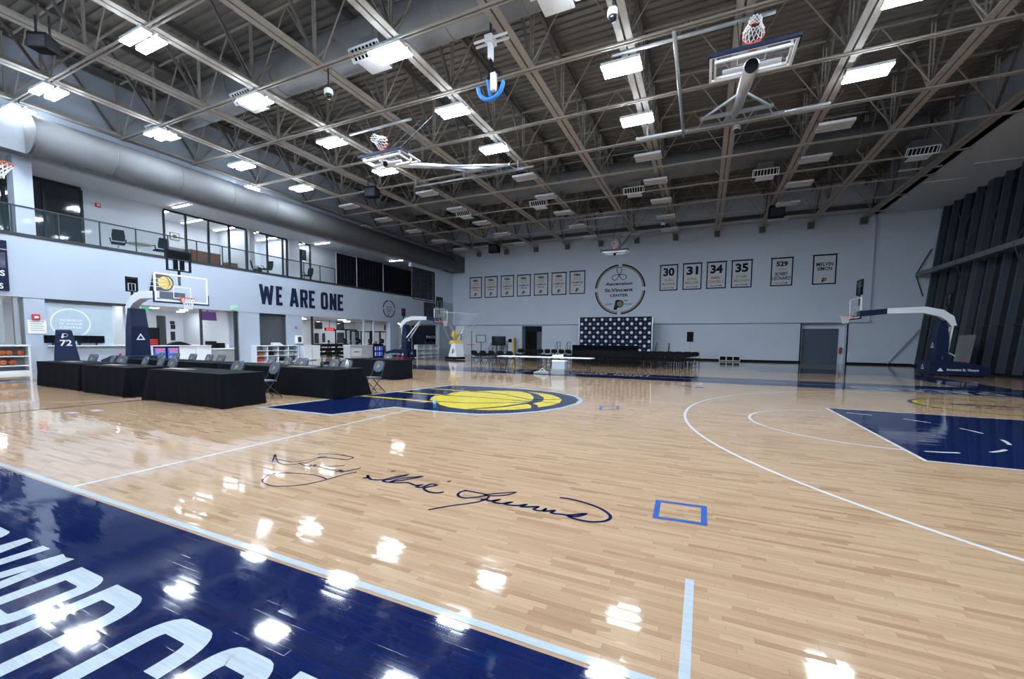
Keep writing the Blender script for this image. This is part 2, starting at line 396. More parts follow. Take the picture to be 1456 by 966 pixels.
# ---------------------------------------------------------------- centre-court emblem (coordinates in metres on the floor)
PO = [(-3.0, -3.58), (-1.02, -3.52), (-.56, -2.2), (.21, -2.22), (.85, -2.22), (1.62, -2.1), (2.12, -1.76), (2.58, -1.19), (2.86, -.49), (2.98, .27), (2.9, .86), (2.55, 1.5), (1.82, 2.05), (.77, 2.32), (-.49, 2.36), (-1.83, 2.2)]
def emblem(parent, fn, t, navy, yel, edge=None, dt=.0007, seams=True, stripe=None, ow=.16):
    k = []
    if edge: k.append(MB().stroke(PO, ow*2, fn, t, True).build('emblem_border', edge, parent))
    k.append(MB().quad(*[fn(x, y, t+dt) for x, y in PO]).build('emblem_letter', navy, parent))
    mb = MB()
    ball = [(-.66, 1.0), (-.3, 1.2), (.1, 1.58), (.5, 1.74), (.95, 1.78), (1.45, 1.72), (1.9, 1.5), (2.25, 1.12), (2.5, .65), (2.62, .1), (2.55, -.4), (2.35, -.85), (2.05, -1.3), (1.6, -1.62), (1.1, -1.76), (.6, -1.7), (.2, -1.5), (-.05, -1.25), (-.5, -.95), (-.72, -.6), (-.84, -.25), (-.66, 0), (-.8, .5)]
    mb.quad(*[fn(x, y, t+2*dt) for x, y in ball])
    k.append(mb.build('emblem_ball', yel, parent))
    mb = MB()
    for a, b, y, w_ in ((-1.92, -.2, 1.04, .12), (-2.26, -.5, -.05, .12), (-2.6, -.1, -1.2, .14)):
        mb.stroke([(a, y), (b, y)], w_, fn, t+2*dt)
    k.append(mb.build('emblem_stripes', stripe or yel, parent))
    if seams:
        mb = MB()
        mb.stroke([(.86, 1.8), (1.39, 1.42), (1.8, .8), (2.0, .19), (1.98, -.2), (1.84, -.5), (1.63, -1.05), (1.1, -1.76)], [.1, .2, .27, .27, .22, .14, .12, .1], fn, t+3*dt)
        mb.stroke([(-.22, 1.16), (.68, .9), (1.4, .5), (1.77, .25), (2.05, .45), (2.45, .78)], .07, fn, t+3*dt)
        mb.stroke([(-.8, 0), (.4, .04), (1.7, .02), (2.62, .06)], .06, fn, t+3*dt)
        mb.stroke([(-.2, -1.12), (.63, -.94), (1.38, -.54), (1.85, -.1)], .07, fn, t+3*dt)
        mb.stroke([(1.98, -.3), (2.2, -.52), (2.36, -.9)], .16, fn, t+3*dt)
        k.append(mb.build('emblem_seams', navy, parent))
    return k
emblem(fl, FLOORP, .003, NAVY, YELP, PALE, .0006, ow=.13)
# ---------------------------------------------------------------- signature painted on the floor
SIG = [([(388, 657), (391, 646.5), (394, 656), (400, 660), (415, 661), (436, 658), (455, 652), (463, 650), (452, 650.5), (470, 651.5), (490, 654), (500, 652.5), (501, 650.5), (485, 647.5), (465, 646), (452, 646)], 1.6),
       ([(394, 653), (410, 656.5), (418, 657.5), (440, 654), (455, 650.5)], 1.2),
       ([(425, 659), (432, 662), (438, 663), (442, 661.5), (440, 663.5), (449, 661.5), (447, 663.5), (462, 664.5), (478, 663), (490, 662)], 1.6),
       ([(459, 666.5), (470, 668.5), (485, 669), (478, 671), (488, 670), (484, 672), (495, 670), (513, 666)], 1.8),
       ([(507, 672), (490, 675), (470, 681), (450, 686), (430, 690), (405, 692), (385, 691), (374, 686), (374, 682), (382, 676), (400, 673.2), (420, 673.5), (440, 675), (455, 678), (464, 682)], 1.7),
       ([(516, 680), (522, 680), (523, 676.5), (526, 681.5), (534, 683), (545, 682.5), (560, 679), (580, 675.5), (560, 681), (545, 684), (553, 686), (570, 681), (600, 678), (575, 683), (555, 686), (565, 687), (580, 687), (590, 690.5), (600, 690), (592, 692.5), (600, 693.5), (612, 689), (621, 690.5), (606, 693.5), (603, 696), (610, 700), (622, 701.5), (631, 700)], 2.6),
       ([(556, 671.3), (562, 670)], 2), ([(636, 685.5), (641, 684.5)], 2),
       ([(660, 697.5), (675, 700.5), (692, 704.5), (668, 708.5), (655, 707.5), (651, 704), (655, 700), (664, 698)], 2.3),
       ([(609, 725.5), (640, 720), (675, 715), (690, 711), (695, 706), (690, 704), (715, 701.5), (733, 700.5), (722, 704), (706, 705.5), (692, 705)], 2.0),
       ([(683, 711), (690, 710.5), (697, 713), (710, 711), (701, 714), (712, 716.5), (728, 714.5), (718, 717.5), (735, 719.5), (748, 718), (741, 721), (752, 721.5), (765, 721), (759, 725), (770, 727), (776, 724), (774, 727.5), (788, 726.5), (784, 730), (798, 732), (810, 733), (833, 731), (820, 735), (808, 734.5), (818, 738.5), (835, 742), (850, 742.7), (862, 741), (868, 736.5), (864, 730), (850, 722), (830, 715), (810, 710), (796, 708)], 2.6)]
for pts, wpx in SIG:
    P = [at(u, v, Z=0) for u, v in pts]; ws = []
    for (u, v), p in zip(pts, P): ws.append(max(.014, .0115*wpx))
    sm = []; sw = []
    for i in range(len(P)-1):           # smooth the traced stroke
        p0, p1, p2, p3 = P[max(i-1, 0)], P[i], P[i+1], P[min(i+2, len(P)-1)]
        for j in range(4):
            t = j/4; q = .5*((2*p1)+(p2-p0)*t+(2*p0-5*p1+4*p2-p3)*t*t+(3*p1-p0-3*p2+p3)*t**3); sm.append((q.x, q.y)); sw.append(ws[i])
    sm.append((P[-1].x, P[-1].y)); sw.append(ws[-1])
    MB().stroke(sm, sw, FLOORP, .0024).build('signature_stroke', NAVY, fl)
# round tribute emblem by the far side of the key (partly worn print)
c = at(1372, 577, Z=0)
line('tribute_ring', circ(12.35, 4.55, 1.42, 48), .09, NAVY, closed=True); line('tribute_ring', circ(12.35, 4.55, 1.31, 48), .12, YELP, closed=True)
mb = MB()
for k in range(9): mb.stroke([(11.6+k*.17, 4.9+.07*math.sin(k*2.1)), (11.72+k*.17, 4.95-.07*math.sin(k*1.7))], .10, FLOORP, .0024)
for k in range(6): mb.stroke([(12.0+k*.2, 4.25), (12.1+k*.2, 4.32+.04*(k % 2))], .10, FLOORP, .0024)
mb.stroke([(11.75, 4.75), (12.9, 4.75)], .12, FLOORP, .0024)
mb.build('tribute_script', NAVY, fl)

# ---------------------------------------------------------------- left side building
Y1 = YF
yb_end = at(588, 421, X=XL).y           # where the gallery ends
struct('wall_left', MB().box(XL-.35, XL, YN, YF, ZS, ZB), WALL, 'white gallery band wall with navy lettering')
struct('trim_1', MB().box(XL-.4, XL+.03, YN, yb_end, ZB, ZB+.13), DARK, 'dark metal edge of the gallery floor')
struct('trim_2', MB().box(XB, XL-.36, YN, YF, ZB-.06, ZB+.02), GREYC, 'grey carpeted gallery walkway')
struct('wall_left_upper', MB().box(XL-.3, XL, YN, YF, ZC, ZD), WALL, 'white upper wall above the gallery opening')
struct('ceiling_gallery', MB().box(XB, XL-.3, YN, YF, ZC, ZC+.15), CEILW, 'white gallery ceiling')
struct('ceiling_lower', MB().box(XB, XL-.35, YN, YF, ZS+.02, ZS+.2), CEILW, 'white ceiling of the rooms under the gallery')
struct('wall_back_lower', MB().box(XB-.2, XB, YN, YF, 0, ZS+.02), WALLI, 'white back wall of the reception and weight room')
struct('wall_back_upper', MB().box(XB-.2, XB, YN, YF, ZB, ZC), WALLI, 'white back wall of the gallery offices')
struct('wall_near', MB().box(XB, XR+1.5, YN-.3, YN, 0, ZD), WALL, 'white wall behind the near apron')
YU = lambda u, v=320: at(u, v, X=XL-2.7).y
XU = XL-2.7
# gallery: solid wall parts and columns
ya, yb = YU(118), YU(233)
struct('wall_gallery', MB().box(XU-.15, XU, ya, yb, ZB, ZC), WALLI, 'plain white gallery wall between two glazed offices')
struct('wall_gallery_far', MB().box(XU-.15, XU, YU(441, 370), YU(530, 370), ZB, ZC), WALLI, 'plain white gallery wall behind the drapes')
def column(n, y0, y1, z0, z1, x0=XL-.75, x1=XL-.12): struct(n, MB().box(x0, x1, y0, y1, z0, z1), WALL, 'square white column')
column('column_1', at(24, 331, X=XL-.12).y, at(51.5, 334, X=XL-.12).y, ZB+.1, ZC)
for i, (u0, u1) in enumerate(((350.5, 357.5), (407.5, 421.5))):
    struct('column_%d' % (i+2), MB().box(XU-.3, XU+.25, YU(u0), YU(u1), ZB, ZC), WALLI, 'white column between glazed gallery offices')
# glazed office fronts: panes and mullions
def glazed(n, u0, u1, cuts, v=330, X=XU, z0=ZB+.02, z1=ZC-.12, m=GLASS, label='dark framed glazed office front on the gallery'):
    y0, y1 = at(u0, v, X=X).y, at(u1, v, X=X).y
    fr = MB()
    fr.box(X-.04, X+.04, y0, y1, z1, z1+.1); fr.box(X-.04, X+.04, y0, y1, z0-.03, z0+.06)
    f = struct(n, fr, DARK, label)
    ys = [y0]+[at(c_, v, X=X).y for c_ in cuts]+[y1]
    for y in ys: MB().box(X-.05, X+.05, y-.05, y+.05, z0, z1).build('mullion', DARK, f)
    for a, b in zip(ys, ys[1:]): MB().box(X-.008, X+.008, a+.05, b-.05, z0+.05, z1).build('pane', m, f)
    return f
DGL = mat('tinted_dark_pane', (.03, .035, .045), .05, var=.1, alpha=.55)
glazed('window_1', -60, 22, [-20, 8], m=DGL, label='tinted glass office front beside the white column'); glazed('window_2', 46, 118, [65], m=DGL, label='tinted glass front of an unlit gallery office')
glazed('window_3', 233, 350, [264, 296, 325]); glazed('window_4', 358, 407, [379, 401]); glazed('window_5', 421.5, 440.5, [], v=350)
# office partitions behind the glass
for u in (20, 118, 233, 350, 408, 441):
    y = YU(u); struct('wall_partition', MB().box(XB, XU-.15, y-.05, y+.05, ZB, ZC), WALLI, 'white partition between gallery offices')
# far glazed bay and its return
YA, YZ = at(586, 430, X=XL).y, at(617.5, 440, X=XL).y
f = glazed('window_6', 587, 617.5, [598, 607], v=430, X=XL-.02, z0=ZB-.15, z1=8.35, m=DGL, label='tall dark glazed bay past the drapes')
struct('wall_left_far', MB().box(XL-.3, XL, YZ+.05, YF, ZB, 8.45).box(XL-.3, XL, YA-.1, YF, 8.45, ZC), WALLF, 'pale wall between glazed bay and corner')
# lower level: piers, panels, counters along the wall line
def pier(n, u0, u1, label='white pier under the gallery', m=WALL, d=.5, x1=XL-.02, z1=ZS+.03):
    return struct(n, MB().box(XL-d, x1, YG(u0), YG(u1), 0, z1), m, label)
pier('pier_1', 37, 67, 'white pier with a red alarm box'); pier('pier_2', 340.5, 370, 'white panelled pier beside the shelves', d=.9)
pier('pier_3', 408, 431, 'white pier with a defibrillator cabinet'); pier('pier_4', 555, 567, 'white pier behind the far hoop')
pier('pier_5', 625, 645, 'white wall stub at the corner')
for u0, u1, n in ((-60, 37, 1), (67, 192, 2)):
    pier('wall_low_%d' % n, u0, u1, 'white low wall under an office window', z1=1.08, d=.25)
struct('window_7', MB().box(XL-.14, XL-.10, YG(-60), YG(37), 1.1, ZS), GLASS, 'clear office window above the ball rack')
for u in (4, 26): struct('trim_win', MB().box(XL-.2, XL-.05, YG(u)-.06, YG(u)+.06, 1.1, ZS), GREYC, 'grey window mullion')
fw = struct('window_8', MB().box(XL-.14, XL-.11, YG(67), YG(163), 1.1, ZS), FILM, 'large frosted office window with an etched round emblem')
MB().box(XL-.2, XL-.02, YG(67), YG(192), 2.98, ZS+.03).build('window_head', DARK, fw)
cw = at(101, 460, X=XL-.1)
MB().stroke(circ(cw.y, cw.z, .62, 40), .05, lambda x, y, t: (XL-.105+t, x, y), .002, True).build('etched_ring', WHITEF, fw)
for k, s_ in enumerate(('ASCENSION', 'ST. VINCENT', 'CENTER')):
    text('etched_text', s_, WHITEF, fw, lambda x, y, t: (XL-.105+t, x, y), cw.y-.36, cw.y+.36, cw.z+.08-.16*k, cw.z+.18-.16*k, .002)
struct('window_9', MB().box(XL-.14, XL-.10, YG(370), YG(408), 1.05, ZS-.12), DGL, 'dark interior window above the white shelves')
struct('trim_3', MB().box(XL-.2, XL-.05, YG(369), YG(409), ZS-.14, ZS+.02), DARK, 'dark window head')
for u, w_ in ((288, .05), (337, .09)): struct('trim_post', MB().box(XL-.15, XL-.05, YG(u)-w_, YG(u)+w_, 0, ZS), DARK, 'dark grey storefront post')
for u in (446, 519, 533): struct('trim_post', MB().box(XL-.2, XL-.08, YG(u)-.06, YG(u)+.06, 0, ZS), DARK if u == 446 else WALL, 'storefront post of the weight room')
for u, n in ((192, 1), (340, 2), (432, 3), (570, 4)):
    struct('wall_cross_%d' % n, MB().box(XB, XL-(.9 if n < 4 else 3.6), YG(u)-.06, YG(u)+.06, 0, ZS), WALLI, 'white cross wall of the rooms under the gallery')

# ---------------------------------------------------------------- far wall
YW = YF+.28
xr_ = at(1240, 400, Y=YF).x
xd0, xd1 = at(1139, 490, Y=YW).x, at(1203, 490, Y=YW).x
xo0, xo1 = at(742, 485, Y=YW).x, at(770.5, 485, Y=YW).x
struct('wall_far', MB().box(XL, xr_, YF, YF+.3, 3.17, ZD), WALLF, 'pale grey far wall with banners')
zdo = at(745, 464, Y=YW).z
mb = MB().box(XL, xo0, YW, YW+.2, 0, 3.2).box(xo1, xd0, YW, YW+.2, 0, 3.2).box(xd1, XR+1.6, YW, YW+.2, 0, 3.2)
mb.box(xo0, xo1, YW, YW+.2, zdo, 3.2).box(xd0, xd1, YW+.5, YW+.7, 0, 3.2).box(xr_, XR+1.6, YW, YW+.2, 3.2, ZD)
struct('wall_far_lower', mb, WALLF, 'pale recessed lower part of the far wall')
struct('wall_far_return', MB().box(xd1-.02, xd1+.1, YW-.0, YW+.6, 0, 3.2).box(xd0-.1, xd0+.02, YW, YW+.6, 0, 3.2), WALLF, 'pale door recess returns')
for n, (a, b) in enumerate(((XL, xo0), (xo1, xd0), (xd1, XR+.2))):
    struct('baseboard_far_%d' % (n+1), MB().box(a, b, YW-.03, YW, 0, .14), BLACK, 'black rubber baseboard of the far wall')
struct('door_1', MB().box(xd0+.02, xd1-.4, YW+.46, YW+.5, 0, 2.72), mat('slate_door_paint', (.075, .105, .15), .5, var=.04), 'wide slate blue double door in a recess')
ob = struct('door_2', MB().box(xo0+.1, xo1-.1, YW+.8, YW+.9, 0, 2.5), BLACK, 'dark open doorway beside the drinks machine')
MB().box(xo1-.55, xo1-.02, YW+.02, YW+.1, 0, 2.45).build('door_leaf', mat('slate_door_paint', (.075, .105, .15)), ob)
MB().box(xo0-.02, xo0+.05, YW, YW+.8, 0, zdo).box(xo1-.05, xo1+.02, YW+.1, YW+.8, 0, zdo).build('door_jamb', WALLG, ob)

# ---------------------------------------------------------------- glazed leaning wall on the right
gl = lambda y, z, dx=0: (XR+LEAN*z+dx, y, z)
ZG = 11.1
g = struct('wall_right', MB().quad(gl(YN, 0, .5), gl(YW, 0, .5), gl(YW, ZG, .5), gl(YN, ZG, .5)).quad(gl(YN, 0, .6), gl(YN, ZG, .6), gl(YW, ZG, .6), gl(YW, 0, .6)), NGLASS, 'tall leaning glass wall black with night')
y = YW-.55; k = 0
while y > YN+.5:
    wd = .6 if k == 4 else .14
    mb = MB(); n = 0
    q = [gl(y-wd/2, 0, .2), gl(y-wd/2, 0, .5), gl(y+wd/2, 0, .5), gl(y+wd/2, 0, .2)]; q2 = [gl(y-wd/2, ZG, .2), gl(y-wd/2, ZG, .5), gl(y+wd/2, ZG, .5), gl(y+wd/2, ZG, .2)]
    mb.quad(q[0], q[1], q2[1], q2[0]).quad(q[2], q[3], q2[3], q2[2]).quad(q[3], q[0], q2[0], q2[3])
    mb.build('mullion', FIN, g); y -= 1.28; k += 1
for z in (2.6,):
    MB().bar(gl(YN, z, .44), gl(YW, z, .44), .05, .05).build('transom', DARK, g)
MB().bar(gl(YN, 6.55, -.35), gl(YW-.1, 6.55, -.35), .32, .28).build('wind_beam', mat('grey_wind_beam', (.17, .18, .19), .5, .2), g)
for k in range(7):
    y = YW-.15-k*5.1
    mb = MB(); mb.tube([gl(y, 6.55, -.5), gl(y, 8.3, .1)], .035, 6); mb.tube([gl(y, 6.55, -.5), gl(y, 5.0, .1)], .035, 6); mb.build('stay_rod', DARK, g)
MB().tube([gl(YW-.1, .1, -1.2), gl(YW-.3, 2.6, .2)], .06, 8).build('stay_rod', WALLG, g)
for k, yy in enumerate((27.6, 24.6, 12.0)):
    MB().tube([gl(yy, 7.1, .35), gl(yy-2.6, 10.7, .35)], .03, 6).tube([gl(yy-2.6, 7.1, .35), gl(yy, 10.7, .35)], .03, 6).build('cross_brace', FIN, g)
struct('trim_sill', MB().box(XR-.1, XR+.62, YN, YW, 0, .1), BLACK, 'black sill at the foot of the glass wall')
sof = struct('ceiling_right', MB().box(17.0, XR+1.9, YN, YW, ZG, ZG+.25), CEILW, 'pale soffit strip above the glass wall')
struct('wall_right_upper', MB().box(17.0, 17.2, YN, YW, ZG, ZD), WALLG, 'grey upstand between roof and soffit')

# ================================================================ ROOF
struct('ceiling', MB().box(XB, XR+2, YN, YW+.2, ZD+.08, ZD+.2), DECK, 'dark corrugated steel roof deck')
mb = MB(); y = YN
while y < YF:
    mb.box(XL, 17.0, y, y+.17, ZD, ZD+.09); y += .34
tag(mb.build('deck_ribs', DECK, bpy.data.objects['ceiling']), kind='stuff')
TX = [.03+3.25*k for k in range(-5, 6)]+[XL+.12]
TX.sort()
PY = [YN+.6+3.36*k for k in range(13)]            # panel points
def make_truss(x):
    t = thing('roof_truss', 'grey steel roof truss with double angle chords and cross webs', 'truss', (x, 0, ZT), 0, 'parallel roof trusses under the deck')
    L_ = YF-.02
    for s in (-1, 1):
        MB().box(s*.13-.10, s*.13+.10, YN+.05, L_, 0, .035).box(s*.045-.012, s*.045+.012, YN+.05, L_, .035, .2).build('bottom_chord', STEEL, t)
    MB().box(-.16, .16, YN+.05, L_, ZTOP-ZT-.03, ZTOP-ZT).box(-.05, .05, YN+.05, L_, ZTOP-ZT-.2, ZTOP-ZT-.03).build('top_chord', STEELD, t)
    MB().box(-.2, .2, YF-.35, YF-.02, -.42, 0).build('bearing_seat', STEELD, t)
    post = None; d1 = None; d2 = None; H = ZTOP-ZT-.1
    for i, y in enumerate(PY):
        if post is None:
            post = MB().bar((-.05, 0, .1), (-.05, 0, H), .042, .042).bar((.05, 0, .1), (.05, 0, H), .042, .042).build('web_post', STEEL, t); o = post
        else: o = post.copy(); COL.objects.link(o); o.parent = t
        o.location = (0, y, 0)
        if i == len(PY)-1: continue
        if d1 is None:
            d1 = MB().bar((0, 0, .1), (0, 1.68, H), .07, .06).build('web_diagonal', STEEL, t); o1 = d1
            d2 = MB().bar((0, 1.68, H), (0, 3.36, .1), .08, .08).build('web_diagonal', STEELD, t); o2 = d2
        else:
            o1 = d1.copy(); o2 = d2.copy()
            for o in (o1, o2): COL.objects.link(o); o.parent = t
        o1.location = (0, y, 0); o2.location = (0, y, 0)
    return t
tr0 = make_truss(TX[0])
NTH = ('first', 'second', 'third', 'fourth', 'fifth', 'sixth', 'seventh', 'eighth', 'ninth', 'tenth', 'eleventh', 'twelfth', 'thirteenth', 'fourteenth', 'fifteenth', 'sixteenth', 'seventeenth', 'eighteenth', 'nineteenth', 'twentieth', 'twenty-first', 'twenty-second', 'twenty-third', 'twenty-fourth')
tr0['label'] = 'grey steel roof truss standing against the gallery wall'
for i, x in enumerate(TX[1:]): copy_tree(tr0, None, (x, 0, ZT), label='%s grey double-angle roof truss counted from the gallery wall' % NTH[i+1])
# bridging angles across the trusses
BRY = (-5.5, -2.3, 1.05, 4.0, 7.3, 10.6, 13.9, 17.3, 20.6, 23.9, 27.2)
for i, y in enumerate(BRY):
    b = thing('roof_bridging', '%s slim steel bridging line counted from the far wall' % NTH[10-i], 'bridging', (0, y, ZT), 0, 'bridging lines across the roof trusses')
    for s in (-.06, .06): MB().box(XL+.02, 17.0, s-.025, s+.025, -.05, .0).build('bridging_angle', STEEL, b)
    br = None
    for a_, b_ in zip(TX, TX[1:]):
        if br is None: br = MB().bar((.0, 0, .03), (1.62, 0, ZTOP-ZT-.1), .035, .035).bar((3.25, 0, .03), (1.62, 0, ZTOP-ZT-.1), .035, .035).build('cross_brace', STEEL, b); o = br
        else: o = br.copy(); COL.objects.link(o); o.parent = b
        o.location = (a_, 0, 0)
        if abs((b_-a_)-3.25) > .05: o.scale = ((b_-a_)/3.25, 1, 1)
    MB().box(XL+.02, 17.0, -.03, .03, ZTOP-ZT-.16, ZTOP-ZT-.1).build('top_bridging', STEEL, b)
struct('trim_beam', MB().box(XL, 17.0, YF-.16, YF-.01, 11.55, 11.85), STEELD, 'dark steel ledger beam along the top of the far wall')
# ---------------------------------------------------------------- ducts
def duct(label, a, b, r, step=2.0, DUCT=DUCT):
    a, b = V(a), V(b)
    t = thing('round_duct', label, 'duct', tuple(a))
    d = (b-a); n = max(1, round(d.length/step)); dn = d.normalized()
    MB().tube([(0, 0, 0), tuple(d)], r, 32).build('duct_body', DUCT, t, True)
    for i in range(n+1):
        p = d*(i/n); MB().tube([tuple(p-dn*.02), tuple(p+dn*.02)], r+.018, 32).build('duct_band', DUCT, t)
    return t
dl = duct('large round duct running along the wall above the gallery', (XL+.78, -2.2, 9.5), (XL+.78, YF-1.6, 9.5), .75, 2.4, DUCTL)
MB().box(-.775, -.2, -10.5, .25, -.74, .42).build('duct_plenum', mat('pale_plenum_paint', (.16, .18, .205), .7), dl)
MB().box(-.74, .74, YF-1.6+2.2, YF-.02+2.2, -.7, .9).build('duct_end_box', DUCTL, dl)
duct('round cross duct through the trusses over centre court', (-18.0, 2.35, 12.15), (16.5, 2.35, 12.15), .72, 2.6)
duct('round cross duct through the trusses over the far court', (-18.0, 17.5, 12.1), (15.2, 17.5, 12.1), .68, 2.6)
def vent(loc, label):
    t = thing('duct_diffuser', label, 'vent', loc, 0, 'louvred diffusers hanging from the cross ducts')
    MB().box(-.55, .55, .0, .95, .0, .95).build('diffuser_neck', DUCT, t)
    fr = MB(); fn = lambda x, y, z: (x, -.42+y, z)
    fr.bar((-.85, -.38, .30), (.85, -.38, .30), .05, .07).bar((-.85, -.05, -.08), (.85, -.05, -.08), .05, .07).bar((-.85, -.38, .30), (-.85, -.05, -.08), .05).bar((.85, -.38, .30), (.85, -.05, -.08), .05)
    g_ = fr.build('grille_frame', WHITEM, t)
    MB().quad((-.85, -.32, .32), (.85, -.32, .32), (.85, .0, -.04), (-.85, .0, -.04)).build('grille_back', BLACK, t)
    for i in range(8): MB().bar((-.78+.21*i+.03, -.36, .27), (-.78+.21*i+.03, -.08, -.05), .035, .05).build('louvre', WHITEM, g_)
    MB().bar((-.6, .4, -.12), (.6, .4, -.12), .9, .03, up=(0, 0, 1)).build('deflector_plate', WHITEM, t)
    MB().box(-.62, .62, -.03, .02, -.06, .34).build('grille_throat', DUCT, t)
    return t
v0 = None
VENTS = [((515, 76), 1), ((341, 139), 1), ((226, 187), 1), ((793, 16), 1), ((1082, 257), 2), ((1302, 222), 2), ((904, 284), 2), ((776, 301), 2), ((680, 317), 2)]
for (u, v_), k in VENTS:
    p = at(u, v_, Z=10.75); nn = sorted(q[0][0] for q in VENTS if q[1] == k).index(u)
    lab = '%s white louvred diffuser from the gallery wall under the %s cross duct' % (NTH[nn], 'centre court' if k == 1 else 'far court')
    loc = (p.x+.1, 1.25 if k == 1 else 17.0, 10.72)
    if v0 is None: v0 = vent(loc, lab); v0.scale = (.72, .72, .72)
    else: copy_tree(v0, None, loc, label=lab)

# ================================================================ LAMPS
def lamp(on, loc, label, group, hx=.22):
    t = thing('high_bay_lamp', label, 'lamp', loc, 0, group)
    for i, s in enumerate((-.2, .2)):
        h = MB().box(-.62, .62, s-.13, s+.13, .035, .13).build('housing', WHITEM, t)
        MB().box(-.6, .6, s-.125, s+.125, .0, .03).build('diffuser', LAMPON if on else LAMPOFF, t)
    MB().box(-.05, .05, -.3, .3, .13, .18).box(min(0, hx)-.02, max(0, hx)+.02, -.02, .02, .14, .18).build('bracket', DARK, t)
    MB().cyl((hx, 0, .15), (hx, 0, .42), .015, 6).build('hanger', DARK, t)
    return t
lon = loff = None
LX = (-16.4, -9.97, -3.45, 3.05, 10.42)
LYS = (-9.2, -5.75, -2.3, 1.08, 4.6, 8.05, 11.7, 15.02, 18.5, 22.1, 25.7)
lamps = [(x, y) for x in LX for y in LYS]+[(-19.25, -2.3), (-19.25, 6.7), (-19.25, 15.7), (17.5, 9.0)]
for x, y in lamps:
    if x > 17: continue
    on = y < 9
    ci = (-19.25,)+LX; rows_on = [q for q in LYS if q < 9][::-1]; rows_off = [q for q in LYS if q > 9]
    if x < -18: lab = 'glowing twin-panel lamp close to the gallery duct, %s' % ('by the white column' if y < 0 else 'above the lettered wall') if on else 'unlit twin-panel lamp close to the gallery duct'
    elif on: lab = '%s glowing twin-panel lamp from the gallery duct in lit row %s from the unlit lamps' % (NTH[LX.index(x)], ('one', 'two', 'three', 'four', 'five', 'six')[rows_on.index(y)])
    else: lab = '%s unlit twin-panel lamp from the gallery duct in dark row %s from the lit lamps' % (NTH[LX.index(x)], ('one', 'two', 'three', 'four', 'five')[rows_off.index(y)])
    gp = 'lit high-bay lamps' if on else 'unlit high-bay lamps'
    z = 10.42 if x > -18 else 10.33
    if on:
        if lon is None: lon = lamp(True, (x, y, z), lab, gp)
        elif x > 10: lamp(True, (x, y, z), lab, gp, -.6)
        else: copy_tree(lon, None, (x, y, z), label=lab)
    else:
        if loff is None: loff = lamp(False, (x, y, z), lab, gp)
        elif x > 10: lamp(False, (x, y, z), lab, gp, -.6)
        else: copy_tree(loff, None, (x, y, z), label=lab)
for n_, (u, v_) in enumerate(((1420, 229), (1343, 257), (1308, 240))):
    p = at(u, v_, Z=ZG-.04)
    t = thing('soffit_light', '%s slim unlit soffit strip light above the glass wall, counted towards the far wall' % NTH[n_], 'light', (p.x, p.y, ZG-.06), 0, 'soffit strip lights')
    MB().box(-.9, .9, -.07, .07, 0, .06).build('housing', WHITEM, t); MB().box(-.86, .86, -.05, .05, -.015, 0).build('diffuser', LAMPOFF, t)

# ================================================================ HOOPS
def net(mb, c, ax, r=.2286, L=.42, n=12):
    """diamond net hanging from ring centre c along direction ax"""
    c = V(c); ax = V(ax).normalized(); x = ax.orthogonal().normalized(); y = ax.cross(x)
    rows = [(0, r), (.28, r*.82), (.55, r*.66), (.8, r*.56), (1, r*.6)]
    P = lambda i, j: c+ax*(L*rows[i][0])+x*(rows[i][1]*math.cos(2*math.pi*(j+.5*(i % 2))/n))+y*(rows[i][1]*math.sin(2*math.pi*(j+.5*(i % 2))/n))
    for i in range(len(rows)-1):
        for j in range(n):
            mb.tube([P(i, j), P(i+1, j)], .009, 4); mb.tube([P(i, j), P(i+1, j-1 if i % 2 == 0 else j+1)], .009, 4)
def hoop_head(t, to, clear=True, thick=True):
    """backboard, rim and net; to(x,y,z): x out from the board face, y across, z up from the rim"""
    b = MB()
    bw, z0, z1 = .915, -.15, .92
    g_ = MB()
    def bx(mb, x0, x1, y0, y1, za, zb):
        n = len(mb.v); mb.v += [tuple(to(x, y, z)) for z in (za, zb) for y in (y0, y1) for x in (x0, x1)]
        for a in ((0, 2, 3, 1), (4, 5, 7, 6), (0, 1, 5, 4), (2, 6, 7, 3), (0, 4, 6, 2), (1, 3, 7, 5)): mb.f.append(tuple(n+i for i in a))
    bx(g_, -.02, 0, -bw, bw, z0, z1); bd = g_.build('backboard', BOARDG, t)
    for a in ((-bw, bw, z0, z0+.06), (-bw, bw, z1-.06, z1), (-bw, -bw+.06, z0+.06, z1-.06), (bw-.06, bw, z0+.06, z1-.06)): bx(b, -.035, .012, *a)
    b.build('board_frame', WHITEM, bd)
    q = MB()
    for a in ((-.305, .305, .0, .025), (-.305, .305, .435, .46), (-.305, -.28, .025, .435), (.28, .305, .025, .435)): bx(q, .001, .003, *a)
    q.build('target_square', WHITEF, bd)
    p = MB(); bx(p, -.05, .03, -bw-.03, bw+.03, z0-.06, z0-.0); bx(p, -.05, .03, -bw-.03, -bw+.0, z0, z0+.36); bx(p, -.05, .03, bw, bw+.03, z0, z0+.36); p.build('edge_pad', NAVYM, t)
    r = MB()
    cc = [to(.381+.2286*math.cos(2*math.pi*i/24), .2286*math.sin(2*math.pi*i/24), 0) for i in range(24)]
    r.tube(cc, .014, 6, True); bx(r, .0, .17, -.09, .09, -.03, .0); bx(r, .0, .02, -.09, .09, -.12, .06)
    rm = r.build('rim', ORANGE, t)
    nm = MB(); c0 = V(to(.381, 0, 0)); c1 = V(to(.381, 0, -1)); net(nm, c0, c1-c0); nm.build('net', NETM, rm)
